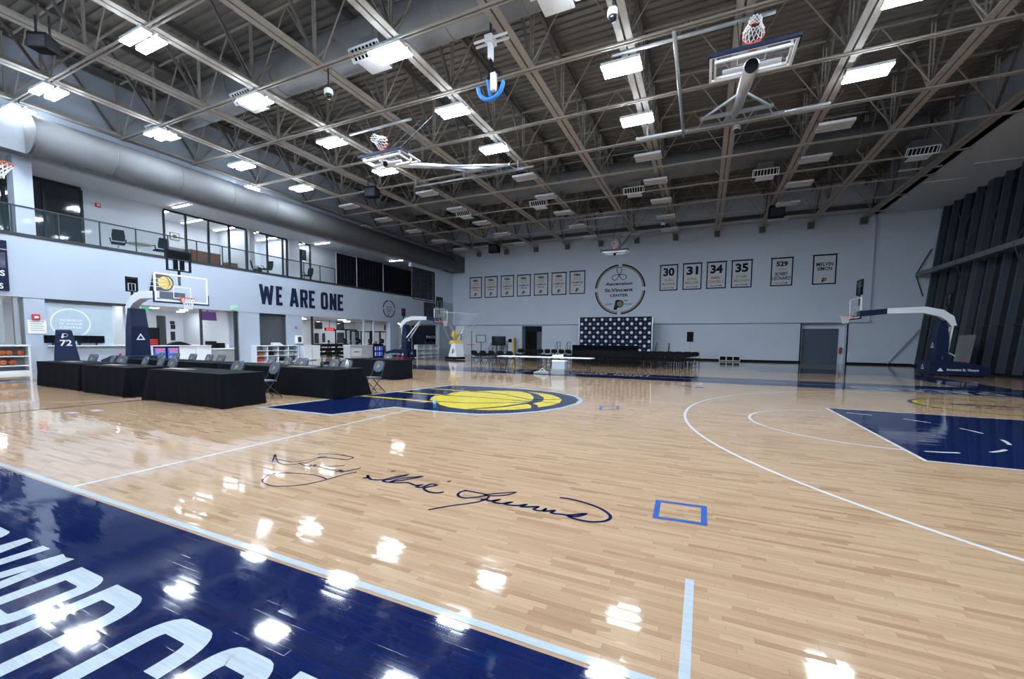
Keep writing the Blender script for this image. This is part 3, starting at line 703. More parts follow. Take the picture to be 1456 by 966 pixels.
def shot_clock(t, to, z, scale=1, y=0, x=-.12, w0=.42, h0=.40):
    f_ = MB(); w_, h = w0*scale, h0*scale
    def P(a, b, c): return to(a, b, c)
    def bx(mb, x0, x1, y0, y1, za, zb):
        n = len(mb.v); mb.v += [tuple(to(xx, yy, zz)) for zz in (za, zb) for yy in (y0, y1) for xx in (x0, x1)]
        for a in ((0, 2, 3, 1), (4, 5, 7, 6), (0, 1, 5, 4), (2, 6, 7, 3), (0, 4, 6, 2), (1, 3, 7, 5)): mb.f.append(tuple(n+i for i in a))
    for a in ((-w_, w_, z, z+.05), (-w_, w_, z+2*h-.05, z+2*h), (-w_, -w_+.06, z+.05, z+2*h-.05), (w_-.06, w_, z+.05, z+2*h-.05)): bx(f_, x-.07+y, x+y, *a)
    fo = f_.build('shot_clock_frame', BLACK, t)
    d = MB(); bx(d, x-.06+y, x-.01+y, -w_+.07, w_-.07, z+1.15*h, z+2*h-.06); bx(d, x-.06+y, x-.01+y, -w_*.45, -w_*.08, z+.06, z+1.1*h); bx(d, x-.06+y, x-.01+y, w_*.08, w_*.45, z+.06, z+1.1*h)
    d.build('shot_clock_display', SCREEN, fo)
    s_ = MB(); bx(s_, x-.06+y, x-.02+y, -.04, .04, z-.55*scale, z); s_.build('shot_clock_post', BLACK, fo)
def portable(loc, rz, label, back_clock=True, strut=False):
    t = thing('portable_hoop', label, 'basketball hoop', loc, rz, None)
    to = lambda x, y, z: (x-.381, y, z+3.05)      # origin: floor under rim centre, facing +x
    hoop_head(t, to)
    shot_clock(t, to, 1.08)
    X0 = -.45
    # navy shroud and bent white arm
    MB().prism([(X0, 2.98), (X0, 3.28), (-1.75, 3.40), (-1.75, 3.12)], lambda x, z, s_: (x, s_, z), -.14, .14).build('arm_shroud', NAVYM, t, bevel=.01)
    MB().prism([(-1.7, 3.12), (-1.7, 3.40), (-3.2, 3.46), (-3.9, 3.28), (-4.3, 2.95), (-4.42, 2.5), (-4.2, 2.48), (-4.02, 2.75), (-3.75, 2.95), (-3.15, 3.13)], lambda x, z, s_: (x, s_, z), -.16, .16).build('arm', WHITEM, t, bevel=.012)
    lo = MB()
    for s in (-.12, .12): lo.bar((-4.28, s, 2.6), (-4.12, s, .85), .09, .07)
    lo.bar((-4.2, -.2, 2.2), (-4.2, .2, 2.2), .05).bar((-4.16, 0, 1.2), (-4.5, 0, 1.0), .05).build('lift_link', WHITEM, t)
    for s in (-1, 1) if strut else (): MB().bar((-2.4, s*.1, 3.05), (-3.75, s*.25, 1.55), .09, .07).build('brace_strut', WHITEM, t)
    MB().prism([(-3.62, .55), (-3.62, 2.0), (-3.72, 2.75), (-3.98, 2.75), (-4.12, 1.9), (-4.12, .55)], lambda x, z, s_: (x, s_*(1-.28*max(0, z-.6)/2.2), z), -.36, .36).build('tower_pad', NAVYM, t, bevel=.02)
    bs = MB().prism([(-3.3, .06), (-3.3, .72), (-4.6, .72), (-5.55, .5), (-5.55, .06)], lambda x, z, s_: (x, s_, z), -.62, .62).build('base', NAVYM, t, bevel=.02)
    for s in (-1, 1):
        for xx in (-3.5, -5.3): MB().cyl((xx, s*.5-.03, .07), (xx, s*.5+.03, .07), .07, 12).build('caster', BLACK, bs)
    # white marks: mountain peak and word strip
    for s in (-1, 1):
        fn = lambda x, y, q, s=s: (x, s*(.622+q), y)
        mk = MB(); mk.quad(fn(-3.62, .25, .003), fn(-3.86, .25, .003), fn(-3.74, .42, .003))
        mk.build('white_mark', WHITEF, bs)
        text('white_lettering', 'Ascension St. Vincent', WHITEF, bs, (lambda x, y, q, s=s: (-4.55+(-s)*x, s*(.622+q), y)), -.58, .58, .28, .40, .003)
    mk = MB(); fn = lambda x, y, q: (-3.62+.01+q, x, y)
    MB().stroke([(-.12, 1.42), (0, 1.64), (.12, 1.42)], .05, lambda x, y, q: (-3.615+q, x, y), .0, True).build('white_mark', WHITEF, t)
    MB().stroke([(-.12, .34), (0, .54), (.12, .34)], .05, lambda x, y, q: (-3.297+q, x, y), .0, True).build('white_mark', WHITEF, bs)
    if back_clock: shot_clock(t, to, .42, .8, y=-3.6, w0=.26, h0=.40)
    MB().cyl((-3.9, .3, .78), (-3.9, .3, .98), .05, 8).cyl((-4.9, -.2, .6), (-4.9, -.2, .78), .05, 8).build('red_knob', RED, t)
    return t
portable((-12.72, 0, 0), 0, 'navy based portable hoop with white arm behind the black tables')
portable((-12.95, YC2-.3, 0), 0, 'navy based portable hoop beside the ball-return machine', strut=True)
portable((12.75, YC2-.3, 0), math.pi, 'navy based portable hoop by the dark glass wall')

def ceiling_hoop(label, c, hy, pipe, winch, side=None):
    mr = .175 if side else .105
    """folded-up roof hoop: board lies face-up, rim stands upright at its near edge, mast runs back to the hinge at y = hy"""
    t = thing('ceiling_hoop', label, 'basketball hoop', c)
    hoop_head(t, lambda x, y, z: (y, .15+z, x))
    fr = MB()
    for yy in (.05, .72): fr.bar((-.78, yy, -.14), (.78, yy, -.14), .06, .06)
    for xx in (-.78, .78): fr.bar((xx, .05, -.14), (xx, .72, -.14), .05, .05); fr.bar((xx, .1, -.14), (xx, .1, -.02), .05); fr.bar((xx, .7, -.14), (xx, .7, -.02), .05)
    fr.build('board_carrier', WHITEM, t); MB().cyl((-.62, .38, -.22), (.62, .38, -.22), .055, 10).build('board_axle', WHITEM, t)
    zh = ZT-.45-c[2]; yl = hy-c[1]; L0 = lambda f: (0, .3+(yl-.3)*f, -.26+(zh+.26)*f)
    MB().tube([L0(0), L0(1)], mr, 16, r2=mr*.85).build('mast', CHROME, t, True)
    MB().tube([L0(-.005), L0(0)], mr*.86, 16).build('mast_end', BLACK, t)
    for s in (-1, 1):
        a = L0(.42); MB().tube([a, (s*1.15, yl, zh)], .045, 8).build('mast_brace', CHROME, t)
    h = MB().bar((-1.25, yl, zh), (1.25, yl, zh), .11, .11).bar((-1.7, yl+.7, zh), (1.7, yl+.7, zh), .11, .11)
    for k in range(6):
        x = -1.1+k*.44; h.bar((x, yl, zh), (x+.22*(1 if k % 2 else -1), yl+.7, zh), .035)
    h.build('hinge_frame', CHROME, t)
    MB().tube([(pipe[0]-c[0], yl+.7, zh+.02), (pipe[1]-c[0], yl+.7, zh+.02)], .055, 10).build('hanging_pipe', CHROME, t, True)
    for x in [q for q in TX if pipe[0] < q < pipe[1]]: MB().box(x-c[0]-.03, x-c[0]+.03, yl+.65, yl+.75, zh, zh+.47).build('pipe_clamp', CHROME, t)
    wy = winch[2]-c[1]; wz = ZT-.12-c[2]
    MB().tube([(winch[0]-c[0], wy, wz), (winch[1]-c[0], wy, wz)], .06, 10).build('winch_pipe', CHROME, t, True)
    for x in (-.25, .25): MB().tube([(x, wy, wz), (x, .3, -.02)], .012, 6).build('lift_cable', DARK, t)
    if side: MB().tube([(side-c[0], wy-.5, wz-.1), (side-c[0]+.02, yl+1.2, zh)], .06, 10).build('side_pipe', CHROME, t, True)
    return t
for (u0, v0_, u1, v1_, lab, hy, pipe, winch, side) in ((1007, 77, 1142, 45, 'folded roof hoop with navy board pad hung over the right half', 8.75, (2.8, 9.75), (2.8, 7.3, 4.25), 4.7),
                              (508, 223, 567, 208, 'folded roof hoop with navy board pad hung over the left half', 9.6, (-9.75, -2.35), (-9.0, -5.6, 4.75), None),
                              (853, 357, 893, 352, 'small folded roof hoop in front of the far wall', 25.6, (-3.4, 3.5), (-3.3, .6, 21.2), None)):
    # distance from the board's true width (1.89 m)
    best = min([7.8+.02*k for k in range(121)], key=lambda z: abs((at(u1, v1_, Z=z)-at(u0, v0_, Z=z)).length-1.89))
    p = (at(u0, v0_, Z=best)+at(u1, v1_, Z=best))/2
    ceiling_hoop(lab, (p.x, p.y+.1, best), hy, pipe, winch, side)
# rim at the left edge of the frame: roof hoop lowered half way
p = at(2, 232, X=-13.5)
t = thing('ceiling_hoop', 'red rim and net of a roof hoop high beside the gallery column', 'basketball hoop', (p.x, p.y, p.z))
rm = MB().tube([(.23*math.cos(a), .23*math.sin(a), .0) for a in [2*math.pi*i/24 for i in range(24)]], .018, 6, True).build('rim', ORANGE, t)
nm = MB(); net(nm, (0, 0, 0), (0, -.25, -1)); nm.build('net', NETM, rm)
MB().box(-.12, .12, -.35, -.22, -.06, .05).build('rim_bracket', ORANGE, t)
MB().box(-.9, .9, -.40, -.36, -.15, .92).build('backboard', BOARDG, t)
MB().tube([(0, -.45, .4), (0, -1.6, ZT-p.z-.1)], .07, 10).build('mast', CHROME, t, True)

# ---------------------------------------------------------------- things hung in the roof
def roof_speaker(u, v_, s, label, Z=10.3, rz=0):
    p = at(u, v_, Z=Z); t = thing('roof_speaker', label, 'speaker', (p.x, p.y, Z), rz)
    MB().prism([(-.32*s, -.32*s), (.32*s, -.26*s), (.32*s, .3*s), (-.32*s, .4*s)], lambda a, b, q: (q, a, b), -.42*s, .42*s).build('cabinet', BLACK, t, bevel=.02)
    MB().box(-.36*s, .36*s, -.33*s, -.325*s, -.24*s, .26*s).build('grille', DARK, t)
    for q in (-.3*s, .3*s): MB().bar((q, 0, .2*s), (q, 0, ZT-Z+.02), .04).build('yoke', DARK, t)
roof_speaker(62, 64, .62, 'big black speaker box hung near the upper left duct', 10.0, .5)
roof_speaker(529, 275, .85, 'black speaker box hung beyond the left folded hoop', 10.1, .2)
roof_speaker(703, 355, 1.1, 'black speaker box high by the far wall above the small banners', 10.2)
roof_speaker(1104, 303, 1.1, 'black speaker box high by the far wall above the number banners', 10.3)
def dome_cam(u, v_, vt, label):
    p = at(u, vt, Z=ZT); Z = at(u, v_, Y=p.y).z; t = thing('dome_camera', label, 'camera', (p.x, p.y, Z))
    MB().cyl((0, 0, .1), (0, 0, ZT-Z+.02), .025, 8).build('drop_pole', DARK, t)
    MB().lathe([(.06, .2), (.14, .14), (.15, .0), (.12, -.02)], n=16).build('camera_body', WHITEM, t, True)
    MB().lathe([(.11, -.02), (.10, -.1), (.05, -.15), (.005, -.165)], n=16).build('camera_dome', SCREEN, t, True)
dome_cam(466.5, 134, 97, 'white dome camera on a drop pole left of the blue rig'); dome_cam(872, 22, -8, 'white dome camera under the truss by the right folded hoop')
dome_cam(1048, 184, 166, 'small white camera below the hinge of the right folded hoop')
dome_cam(943, 320, 309, 'tiny white camera near the far wall')
p = at(700, 66, Z=10.3); t = thing('climbing_rig', 'blue and white hanging training rig below the truss', 'training rig', (p.x, p.y, 10.3))
MB().tube([(-.55, 0, .1), (.55, 0, .1)], .035, 8).tube([(-.5, -.22, .08), (.6, -.22, .08)], .035, 8).build('cross_tube', WHITEM, t)
MB().box(-.12, .12, -.28, .06, .0, .18).bar((0, -.1, .0), (0, -.1, -.45), .2, .1).build('bracket', WHITEM, t)
MB().bar((0, -.1, .1), (0, -.1, ZT-10.3+.1), .05).build('hanger', DARK, t)
MB().tube([(0, -.1, -.45), (.06, -.1, -.8), (-.1, -.1, -1.0)], .05, 8).tube([(.05, -.1, -.75), (.35, -.1, -.9)], .04, 8).build('strap', BLACK, t)
MB().tube([(-.42+.84*(math.cos(a)*.5+.5)-.0, -.1, -1.15-.42*math.sin(a)) for a in [math.pi*i/12 for i in range(13)]], .06, 8).tube([(-.1, -.1, -1.0), (.0, -.1, -1.55)], .05, 8).build('harness_loop', mat('blue_webbing', (.02, .2, .62), .6), t, True)
MB().box(.02, .18, -.16, -.04, -1.35, -.85).build('harness_pad', WHITEF, t)

# ================================================================ TABLES AND CHAIRS
def cloth_table(x0, x1, y0, y1, label, group):
    t = thing('skirted_table', label, 'table', ((x0+x1)/2, (y0+y1)/2, 0), 0, group)
    a, b, h = (x1-x0)/2, (y1-y0)/2, .745
    per = []; n = 40
    def edge(p, q, k):
        for i in range(k): per.append((p[0]+(q[0]-p[0])*i/k, p[1]+(q[1]-p[1])*i/k))
    nx, ny = int(2*a/.07), int(2*b/.07)
    edge((-a, -b), (a, -b), nx); edge((a, -b), (a, b), ny); edge((a, b), (-a, b), nx); edge((-a, b), (-a, -b), ny)
    mb = MB(); rows = (0, .08, .3, .55, .735); k = len(per); rr = random.Random(int(x0*100))
    ph = rr.random()*6
    for d in rows:
        for i, (x, y) in enumerate(per):
            cx_, cy_ = min(abs(abs(x)-a), 9), min(abs(abs(y)-b), 9)
            corner = max(0, 1-(cx_+cy_)/.35)
            amp = (.006+.075*corner)*d/.735
            wv = math.sin(i*.9+ph)*.6+math.sin(i*2.3+ph*2)*.4+corner*math.sin(i*2.9)
            ox = (1 if x > 0 else -1)*(abs(x) > a-1e-6); oy = (1 if y > 0 else -1)*(abs(y) > b-1e-6)
            f_ = amp*wv+.02*d+.045*corner*d
            mb.v.append((x+ox*f_, y+oy*f_, h-d))
    for r_ in range(len(rows)-1):
        for i in range(k): j = (i+1) % k; mb.f.append((r_*k+i, (r_+1)*k+i, (r_+1)*k+j, r_*k+j))
    mb.build('skirt', CLOTH, t, True)
    MB().box(-a, a, -b, b, h-.015, h+.004).build('top_cloth', CLOTH, t)
    return t
GT = 'black skirted scoring tables'
T = [(-12.9, -10.1, -4.08, -3.2, 'black skirted table at the end of the near row, next to the padded post 72'), (-9.72, -7.3, -4.17, -3.3, 'middle black skirted table of the near row'), (-6.45, -3.56, -4.13, -3.2, 'near black skirted table whose end shows a deep corner fold'),
     (-12.9, -10.52, -1.95, -1.05, 'black skirted table in front of the hoop base, second row'), (-10.2, -7.85, -1.95, -1.05, 'black skirted table in the middle of the second row'), (-7.55, -5.1, -1.95, -1.05, 'black skirted table behind the folding chair, second row'),
     (-4.93, -2.6, -2.0, -1.05, 'black skirted table with green cup, standing on the navy emblem'), (-7.2, -4.68, 2.62, 3.6, 'black skirted table standing alone nearest the white cabinet')]
for q in T: cloth_table(*q, GT)
def folding_chair(navy, label, group):
    t = thing('folding_chair', label, 'chair', (0, 0, 0), 0, group)
    fm = DARK if navy else BLACK; pad = SEATM if navy else BLACK
    for s in (-1, 1):
        MB().tube([(s*.215, .27, .86), (s*.22, .16, .55), (s*.225, -.26, .01)], .013, 6).build('leg', fm, t)
        MB().tube([(s*.195, -.16, .45), (s*.2, .28, .01)], .013, 6).build('leg', fm, t)
    MB().tube([(-.215, .27, .86), (-.16, .285, .90), (.16, .285, .90), (.215, .27, .86)], .013, 6).build('top_rail', fm, t)
    MB().tube([(-.222, -.14, .15), (.222, -.14, .15)], .009, 6).build('crossbar', fm, t); MB().tube([(-.2, .19, .1), (.2, .19, .1)], .009, 6).build('crossbar', fm, t)
    mb = MB(); n = 14; P = []
    for i in range(n):
        a = 2*math.pi*i/n; c_, s_ = math.cos(a), math.sin(a)
        x = .205*math.copysign(abs(c_)**.8, c_); z = .755+.155*math.copysign(abs(s_)**.9, s_); P.append((x, z))
    bk = mb.prism(P, lambda x, z, q: (x, .222+(z-.745)*.3+q, z), -.022, .022).build('backrest', pad, t, bevel=.008)
    st = MB().prism([(-.2, -.2), (.2, -.2), (.19, .17), (-.19, .17)], lambda x, y, q: (x, y, q-.04*(y+.2)), .435, .475).build('seat', pad, t, bevel=.012)
    if navy:
        for sgn in (-1, 1):
            fn = lambda x, y, q, s_=sgn: (x*s_*-1*.019+0, .222+(y*.02+.02)*.3+s_*.026, .765+y*.02)
            MB().quad(*[fn(x, y, 0) for x, y in PO]).build('gold_emblem', mat('pale_gold_print', (.34, .29, .10), .6), bk)
    return t
def L_at(u, Y, v=516): return at(u, v, Y=Y).x
nav = None
rowdefs = []
for u in (120, 147, 162, 193): rowdefs.append((L_at(u, -2.85), -2.85, 'navy padded folding chair tucked behind the near row of black tables'))
for u in (215, 233): rowdefs.append((L_at(u, -2.85, 520), -2.85, 'navy padded folding chair tucked behind the near row of black tables'))
rowdefs.append((L_at(326, -2.8, 522), -2.8, 'navy folding chair behind the table with the deep corner fold'))
rowdefs.append((-4.35, -2.62, 'navy folding chair with its black legs in view beside the near table row'))
for u in (218, 240, 264, 287, 304): rowdefs.append((L_at(u, -.65, 511), -.65, 'navy padded folding chair tucked behind the second row of black tables'))
for u in (376, 399, 422): rowdefs.append((L_at(u, -.65, 517), -.65, 'navy padded folding chair tucked behind the second row of black tables'))
for u in (466, 484): rowdefs.append((L_at(u, -.7, 519), -.7, 'navy folding chair behind the table with the green cup'))
rowdefs.append((-2.72, -.62, 'navy folding chair with open legs at the edge of the floor emblem'))
rowdefs.append((L_at(547, 4.05, 509), 4.05, 'navy folding chair behind the lone black table'))
for i, (x, y, lab) in enumerate(rowdefs):
    rz = random.Random(i).uniform(-.22, .22)
    if 'tucked behind the near' in lab: lab = '%s navy folding chair behind the near table row counted from padded post 72' % NTH[i]
    elif 'tucked behind the second' in lab: lab = '%s navy folding chair behind the second table row counted from the hoop base' % NTH[i-8]
    elif 'green cup' in lab: lab = 'navy folding chair behind the green cup table, %s' % ('nearer the cup' if i == 16 else 'nearer its free end')
    if nav is None: nav = folding_chair(True, lab, 'navy folding chairs at the tables'); nav.location = (x, y, 0); nav.rotation_euler = (0, 0, rz)
    else: copy_tree(nav, None, (x, y, 0), rz, lab)
blk = None
def bchair(x, y, rz, lab):
    global blk
    if blk is None: blk = folding_chair(False, lab, 'black folding chairs before the stage'); blk.location = (x, y, 0); blk.rotation_euler = (0, 0, rz)
    else: copy_tree(blk, None, (x, y, 0), rz, lab)
rr = random.Random(3)
for k in range(5): bchair(-7.0+k*.58, 12.6+.03*k, math.pi+rr.uniform(-.1, .1), '%s black folding chair from the ball-return machine in the loose group by the white tables' % NTH[k])
for row, (x0, x1, yy) in enumerate(((-7.3, 5.4, 20.3), (-7.0, 5.2, 19.3), (-1.9, 5.0, 18.3), (-1.7, 4.9, 17.3), (-1.6, 4.7, 16.3), (-1.4, 4.6, 15.3))):
    n = int((x1-x0)/.55)
    for k in range(n+1): bchair(x1-k*.55, yy+rr.uniform(-.04, .04), math.pi+rr.uniform(-.06, .06), '%s black folding chair from the loudspeaker end in the %s row before the stage' % (NTH[k], ('closest', 'second', 'third', 'fourth', 'fifth', 'sixth')[row]))
# white folding tables by the far apron
def white_table(x0, x1, label):
    t = thing('folding_table', label, 'table', ((x0+x1)/2, 9.75, 0), 0, 'white folding tables by the far apron')
    a = (x1-x0)/2
    MB().box(-a, a, -.38, .38, .70, .745).build('table_top', WHITEC, t, bevel=.008)
    for s in (-1, 1):
        for q in (-.3, .3): MB().tube([(s*(a-.25), q, .70), (s*(a-.18), q, .0)], .018, 6).build('leg', DARK, t)
        MB().tube([(s*(a-.2), -.3, .2), (s*(a-.2), .3, .2)], .012, 6).tube([(s*(a-.2), 0, .2), (s*(a-.8), 0, .68)], .012, 6).build('leg_brace', DARK, t)
white_table(-3.9, -1.45, 'white folding table on thin dark legs, the one without the paper on it'); white_table(-1.41, 1.04, 'white folding table with crumpled paper on top')
mb = MB(); mb.prism([(-.25, -.1), (.1, -.14), (.28, .06), (-.05, .12)], lambda x, y, q: (x, y, q*(1+x)), 0, .12)
o = mb.build('paper_bundle', PAPER); o.location = (-.72, 9.72, .745); tag(o, 'crumpled white paper bundle on the white table', 'paper')
p = at(794, 533, Z=0)
t = thing('storage_crate', 'clear white storage box standing on smaller boxes before the white tables', 'box', (p.x+.05, p.y, 0))
MB().box(-.3, .3, -.2, .2, .24, .62).build('upper_box', mat('pale_clear_plastic', (.40, .46, .54), .4), t, bevel=.02); MB().box(-.34, .3, -.22, .2, 0, .23).build('lower_box', GREYC, t, bevel=.02)
MB().box(-.31, .31, -.21, .21, .60, .66).build('lid', WHITEM, t)
p = at(771, 532, Z=0)
t = thing('shoe_bag', 'low grey and pink bag on the floor beside the white storage box', 'bag', (p.x, p.y, 0))
MB().prism([(-.4, 0), (.35, 0), (.3, .12), (.0, .17), (-.36, .1)], lambda x, z, q: (x, q, z), -.15, .15).build('bag_body', GREYC, t, bevel=.03); MB().tube([(-.2, 0, .1), (0, 0, .26), (.2, 0, .12)], .012, 6).build('bag_strap', PAPER, t)
# things on the tables
def sheet(x, y, l, w_, lab, z=.75, rz=0):
    o = MB().box(-l/2, l/2, -w_/2, w_/2, 0, .012).build('paper_strip', mat('beige_card', (.16, .145, .12), .7)); o.location = (x, y, z); o.rotation_euler = (0, 0, rz)
    tag(o, lab, 'paper')
sheet(-11.6, -3.72, .8, .22, 'beige paper strip on the table by padded post 72'); sheet(-8.9, -3.8, .8, .22, 'beige paper strip on the middle table of the near row'); sheet(-5.9, -3.75, .95, .25, 'patterned paper strip on the near table with the corner fold')
sheet(-4.3, -1.6, .95, .22, 'pale paper strip on the table with the green cup')
o = MB().lathe([(.035, 0), (.045, .13), (.04, .135), (.03, .01)], n=14).build('paper_cup', mat('green_cup', (.01, .07, .05), .5), None, True); o.location = (L_at(457.5, -1.5, 521), -1.5, .75); tag(o, 'dark green cup on the black table', 'cup')
o = MB().lathe([(.04, 0), (.042, .16), (.015, .21), (.015, .235)], n=12).build('water_bottle', WHITEM, None, True); o.location = (-2.85, -1.4, .75); tag(o, 'small white bottle on the table with the green cup', 'bottle')
p = at(618, 580, Z=0)
t = thing('water_bottle', 'clear blue labelled water bottle standing on the floor emblem', 'bottle', (p.x, p.y, 0))
bm = mat('clear_bottle', (.55, .8, .95), .1, var=.02, alpha=.7)
MB().lathe([(.033, 0), (.035, .02), (.035, .17), (.014, .225), (.014, .24)], n=14).build('bottle_body', bm, t, True)
MB().lathe([(.0355, .02), (.0355, .10), (.0355, .101)], n=14).build('bottle_label', mat('pale_blue_label', (.1, .5, .85), .5), t, True); MB().cyl((0, 0, .24), (0, 0, .26), .016, 10).build('bottle_cap', WHITEM, t)
# blue tape squares
def tape(name, label, pts, w_=.05):
    P = [at(u, v_, Z=0) for u, v_ in pts]
    t = thing(name, label, 'tape', (sum(q.x for q in P)/4, sum(q.y for q in P)/4, 0)); c_ = t.location
    for i in range(4):
        a, b = P[i], P[(i+1) % 4]; d_ = (b-a).normalized()*w_/2; a, b = a-d_, b+d_; MB().stroke([(a.x-c_.x, a.y-c_.y), (b.x-c_.x, b.y-c_.y)], w_, FLOORP, .0026+.0002*(i % 2)).build('tape_strip', BLUET, t)
tape('tape_square', 'blue tape square on the maple floor after the signature', ((936, 713), (1001, 721.5), (1001, 746), (932, 736)))
tape('tape_square', 'small blue tape square beyond the yellow floor emblem', ((855, 578.5), (879, 578), (878, 582), (853, 583)), .05)
for n, (u, v_) in enumerate(((977, 550), (995, 551.2))):
    p = at(u, v_, Z=0); o = MB().box(-.14, .14, -.1, .1, 0.001, .004).build('tape_patch', BLUET); o.location = p; tag(o, 'blue tape patch near the far side line', 'tape', 'tape patches near the far side line')
for n, (u, v_) in enumerate(((103, 587.5), (137, 584))):
    p = at(u, v_, Z=0); o = MB().box(-.16, .16, -.07, .07, 0.001, .003).build('tape_patch', mat('faded_blue_tape', (.26, .235, .30), .9, spec=.03)); o.location = p; tag(o, 'faded blue tape patch on the floor before the black tables', 'tape', 'faded tape patches')
a, b = at(0, 588, Z=0), at(222, 567.5, Z=0)
o = MB().stroke([(a.x, a.y), (b.x, b.y)], .06, FLOORP, .003).build('tape_line', mat('purple_tape', (.03, .015, .05), .9, spec=.02)); tag(o, 'thin dark purple tape line running to the black tables', 'tape')
for n, ((u0, v0_), (u1, v1_)) in enumerate((((803, 606), (877, 614)), ((1085, 635), (1195, 644)))):
    a, b = at(u0, v0_, Z=0), at(u1, v1_, Z=0)
    o = MB().stroke([(a.x, a.y), (b.x, b.y)], .016, FLOORP, .003).build('chalk_line', mat('faint_green_tape', (.10, .14, .07), .9, spec=.03)); tag(o, 'faint green line on the maple %s' % ('beside the yellow floor emblem' if n == 0 else 'between the three-point arc and the key'), 'tape', 'faint green lines')

# ================================================================ GALLERY RAIL, DRAPES, FURNITURE
y0, y1 = YN+.1, at(478, 395, X=XL).y
rail = thing('glass_railing', 'glass gallery railing with thin dark top rail', 'railing', (XL-.12, 0, ZB+.13))
MB().box(-.03, .03, y0, y1, 1.08, 1.13).build('top_rail', DARK, rail)
n = 20; ys = [y1-(y1-y0)*i/n for i in range(n+1)]
for y in ys: MB().box(-.025, .025, y-.02, y+.02, -.02, 1.09).build('post', DARK, rail)
for a, b in zip(ys, ys[1:]): MB().box(-.006, .006, b+.03, a-.03, .03, 1.07).build('pane', GLASS, rail)
ZDT = at(520, 364, X=XL).z
dr = thing('gallery_drapes', 'black pipe-and-drape screen closing the end of the gallery', 'drape', (XL-.1, 0, ZB+.13))
us = (478.5, 507.5, 545, 585)
for k, (a, b) in enumerate(zip(us, us[1:])):
    ya, yb = at(a, 400, X=XL-.1).y+.03, at(b, 400, X=XL-.1).y-.03
    mb = MB(); m_ = int((yb-ya)/.09)
    zt = (8.0, 8.05, 8.0)[k]-ZB-.13
    for i in range(m_+1):
        y = ya+(yb-ya)*i/m_; dx = .035*math.sin(i*1.7)
        mb.v += [(dx, y, 0), (dx, y, zt)]
    for i in range(m_): mb.f.append((2*i, 2*i+2, 2*i+3, 2*i+1))
    mb.build('drape_panel', DRAPE, dr, True)
for u in us:
    y = at(u, 400, X=XL-.1).y; MB().tube([(0, y, 0), (0, y, 8.1-ZB-.13)], .025, 8).build('drape_upright', CHROME, dr)
def office_chair(loc, rz, label):
    t = thing('office_chair', label, 'chair', loc, rz, 'gallery office chairs')
    for i in range(5):
        a = 2*math.pi*i/5; MB().bar((0, 0, .09), (.3*math.cos(a), .3*math.sin(a), .06), .05, .03).cyl((.3*math.cos(a), .3*math.sin(a)-.02, .03), (.3*math.cos(a), .3*math.sin(a)+.02, .03), .03, 8).build('base_leg', BLACK, t)
    MB().cyl((0, 0, .08), (0, 0, .44), .03, 10).build('gas_post', CHROME, t)
    MB().box(-.25, .25, -.24, .24, .44, .52).build('seat', BLACK, t, bevel=.03)
    MB().prism([(-.22, .56), (.22, .56), (.24, .8), (.2, 1.08), (-.2, 1.08), (-.24, .8)], lambda x, z, q: (x, .25+(z-.56)*.2+q, z), 0, .05).build('backrest', BLACK, t, bevel=.015)
    for s in (-1, 1): MB().tube([(s*.26, .1, .5), (s*.28, .1, .68), (s*.28, -.15, .7)], .025, 6).build('armrest', BLACK, t)
def gal(u, v_, X): p = at(u, v_, X=max(X, XU)); return (X, p.y, ZB+.02)
for (u, v_, X, rz, lab) in ((168, 345, XL-.75, -1.9, 'black swivel chair behind the railing facing the round table'), (228, 350, XL-.75, -1.6, 'black swivel chair behind the scoreboard clock'),
                         (366, 378, XL-1.9, 2.4, 'black swivel chair in front of the second lit office'), (392, 385, XL-3.9, 2.0, 'black chair inside the second lit office'), (437, 388, XL-.8, .2, 'black swivel chair next to the drapes'), (379, 382, XL-1.0, .3, 'second black chair standing near the white column'), (336, 368, XL-4.6, 2.2, 'black desk chair inside the office with pictures')):
    office_chair(gal(u, v_, X), rz, lab)
p = at(198, 342, X=XL-1.3); t = thing('round_table', 'small round gallery table with white post leg', 'table', (p.x, p.y, ZB+.02))
MB().lathe([(.5, .70), (.52, .715), (.5, .73)], n=28).build('table_top', mat('pale_wood', (.45, .38, .30), .5), t, True); MB().cyl((0, 0, 0), (0, 0, .7), .05, 12).build('post', WHITEM, t); MB().lathe([(.3, 0), (.3, .02), (.08, .04)], n=20).build('foot', WHITEM, t)
def desk(u0, u1, v_, X, z, lab, m=BROWN, dep=.7):
    a, b = at(u0, v_, X=max(X, XU)).y, at(u1, v_, X=max(X, XU)).y
    t = thing('desk', lab, 'desk', (X, (a+b)/2, ZB+.02)); h = (b-a)/2
    MB().box(-dep, 0, -h, h, z-.05, z).build('desk_top', m, t); MB().box(-.05, 0, -h+.05, h-.05, .28, z-.05).build('modesty_panel', m, t)
    for s in (-1, 1): MB().box(-dep+.05, 0, s*(h-.06)-.03, s*(h-.06)+.03, 0, z-.05).build('desk_side', m, t)
desk(278, 322, 355, XL-3.3, 1.32, 'warm brown reception desk behind the office glass'); desk(331, 345, 372, XL-3.2, .9, 'brown side desk beside the office pictures', dep=.6)
desk(236, 270, 345, XL-3.3, 1.25, 'dark grey filing credenza behind the office glass', GREYC)
desk(425, 433, 375, XL-3.4, .75, 'white desk inside the end office', WHITEC)
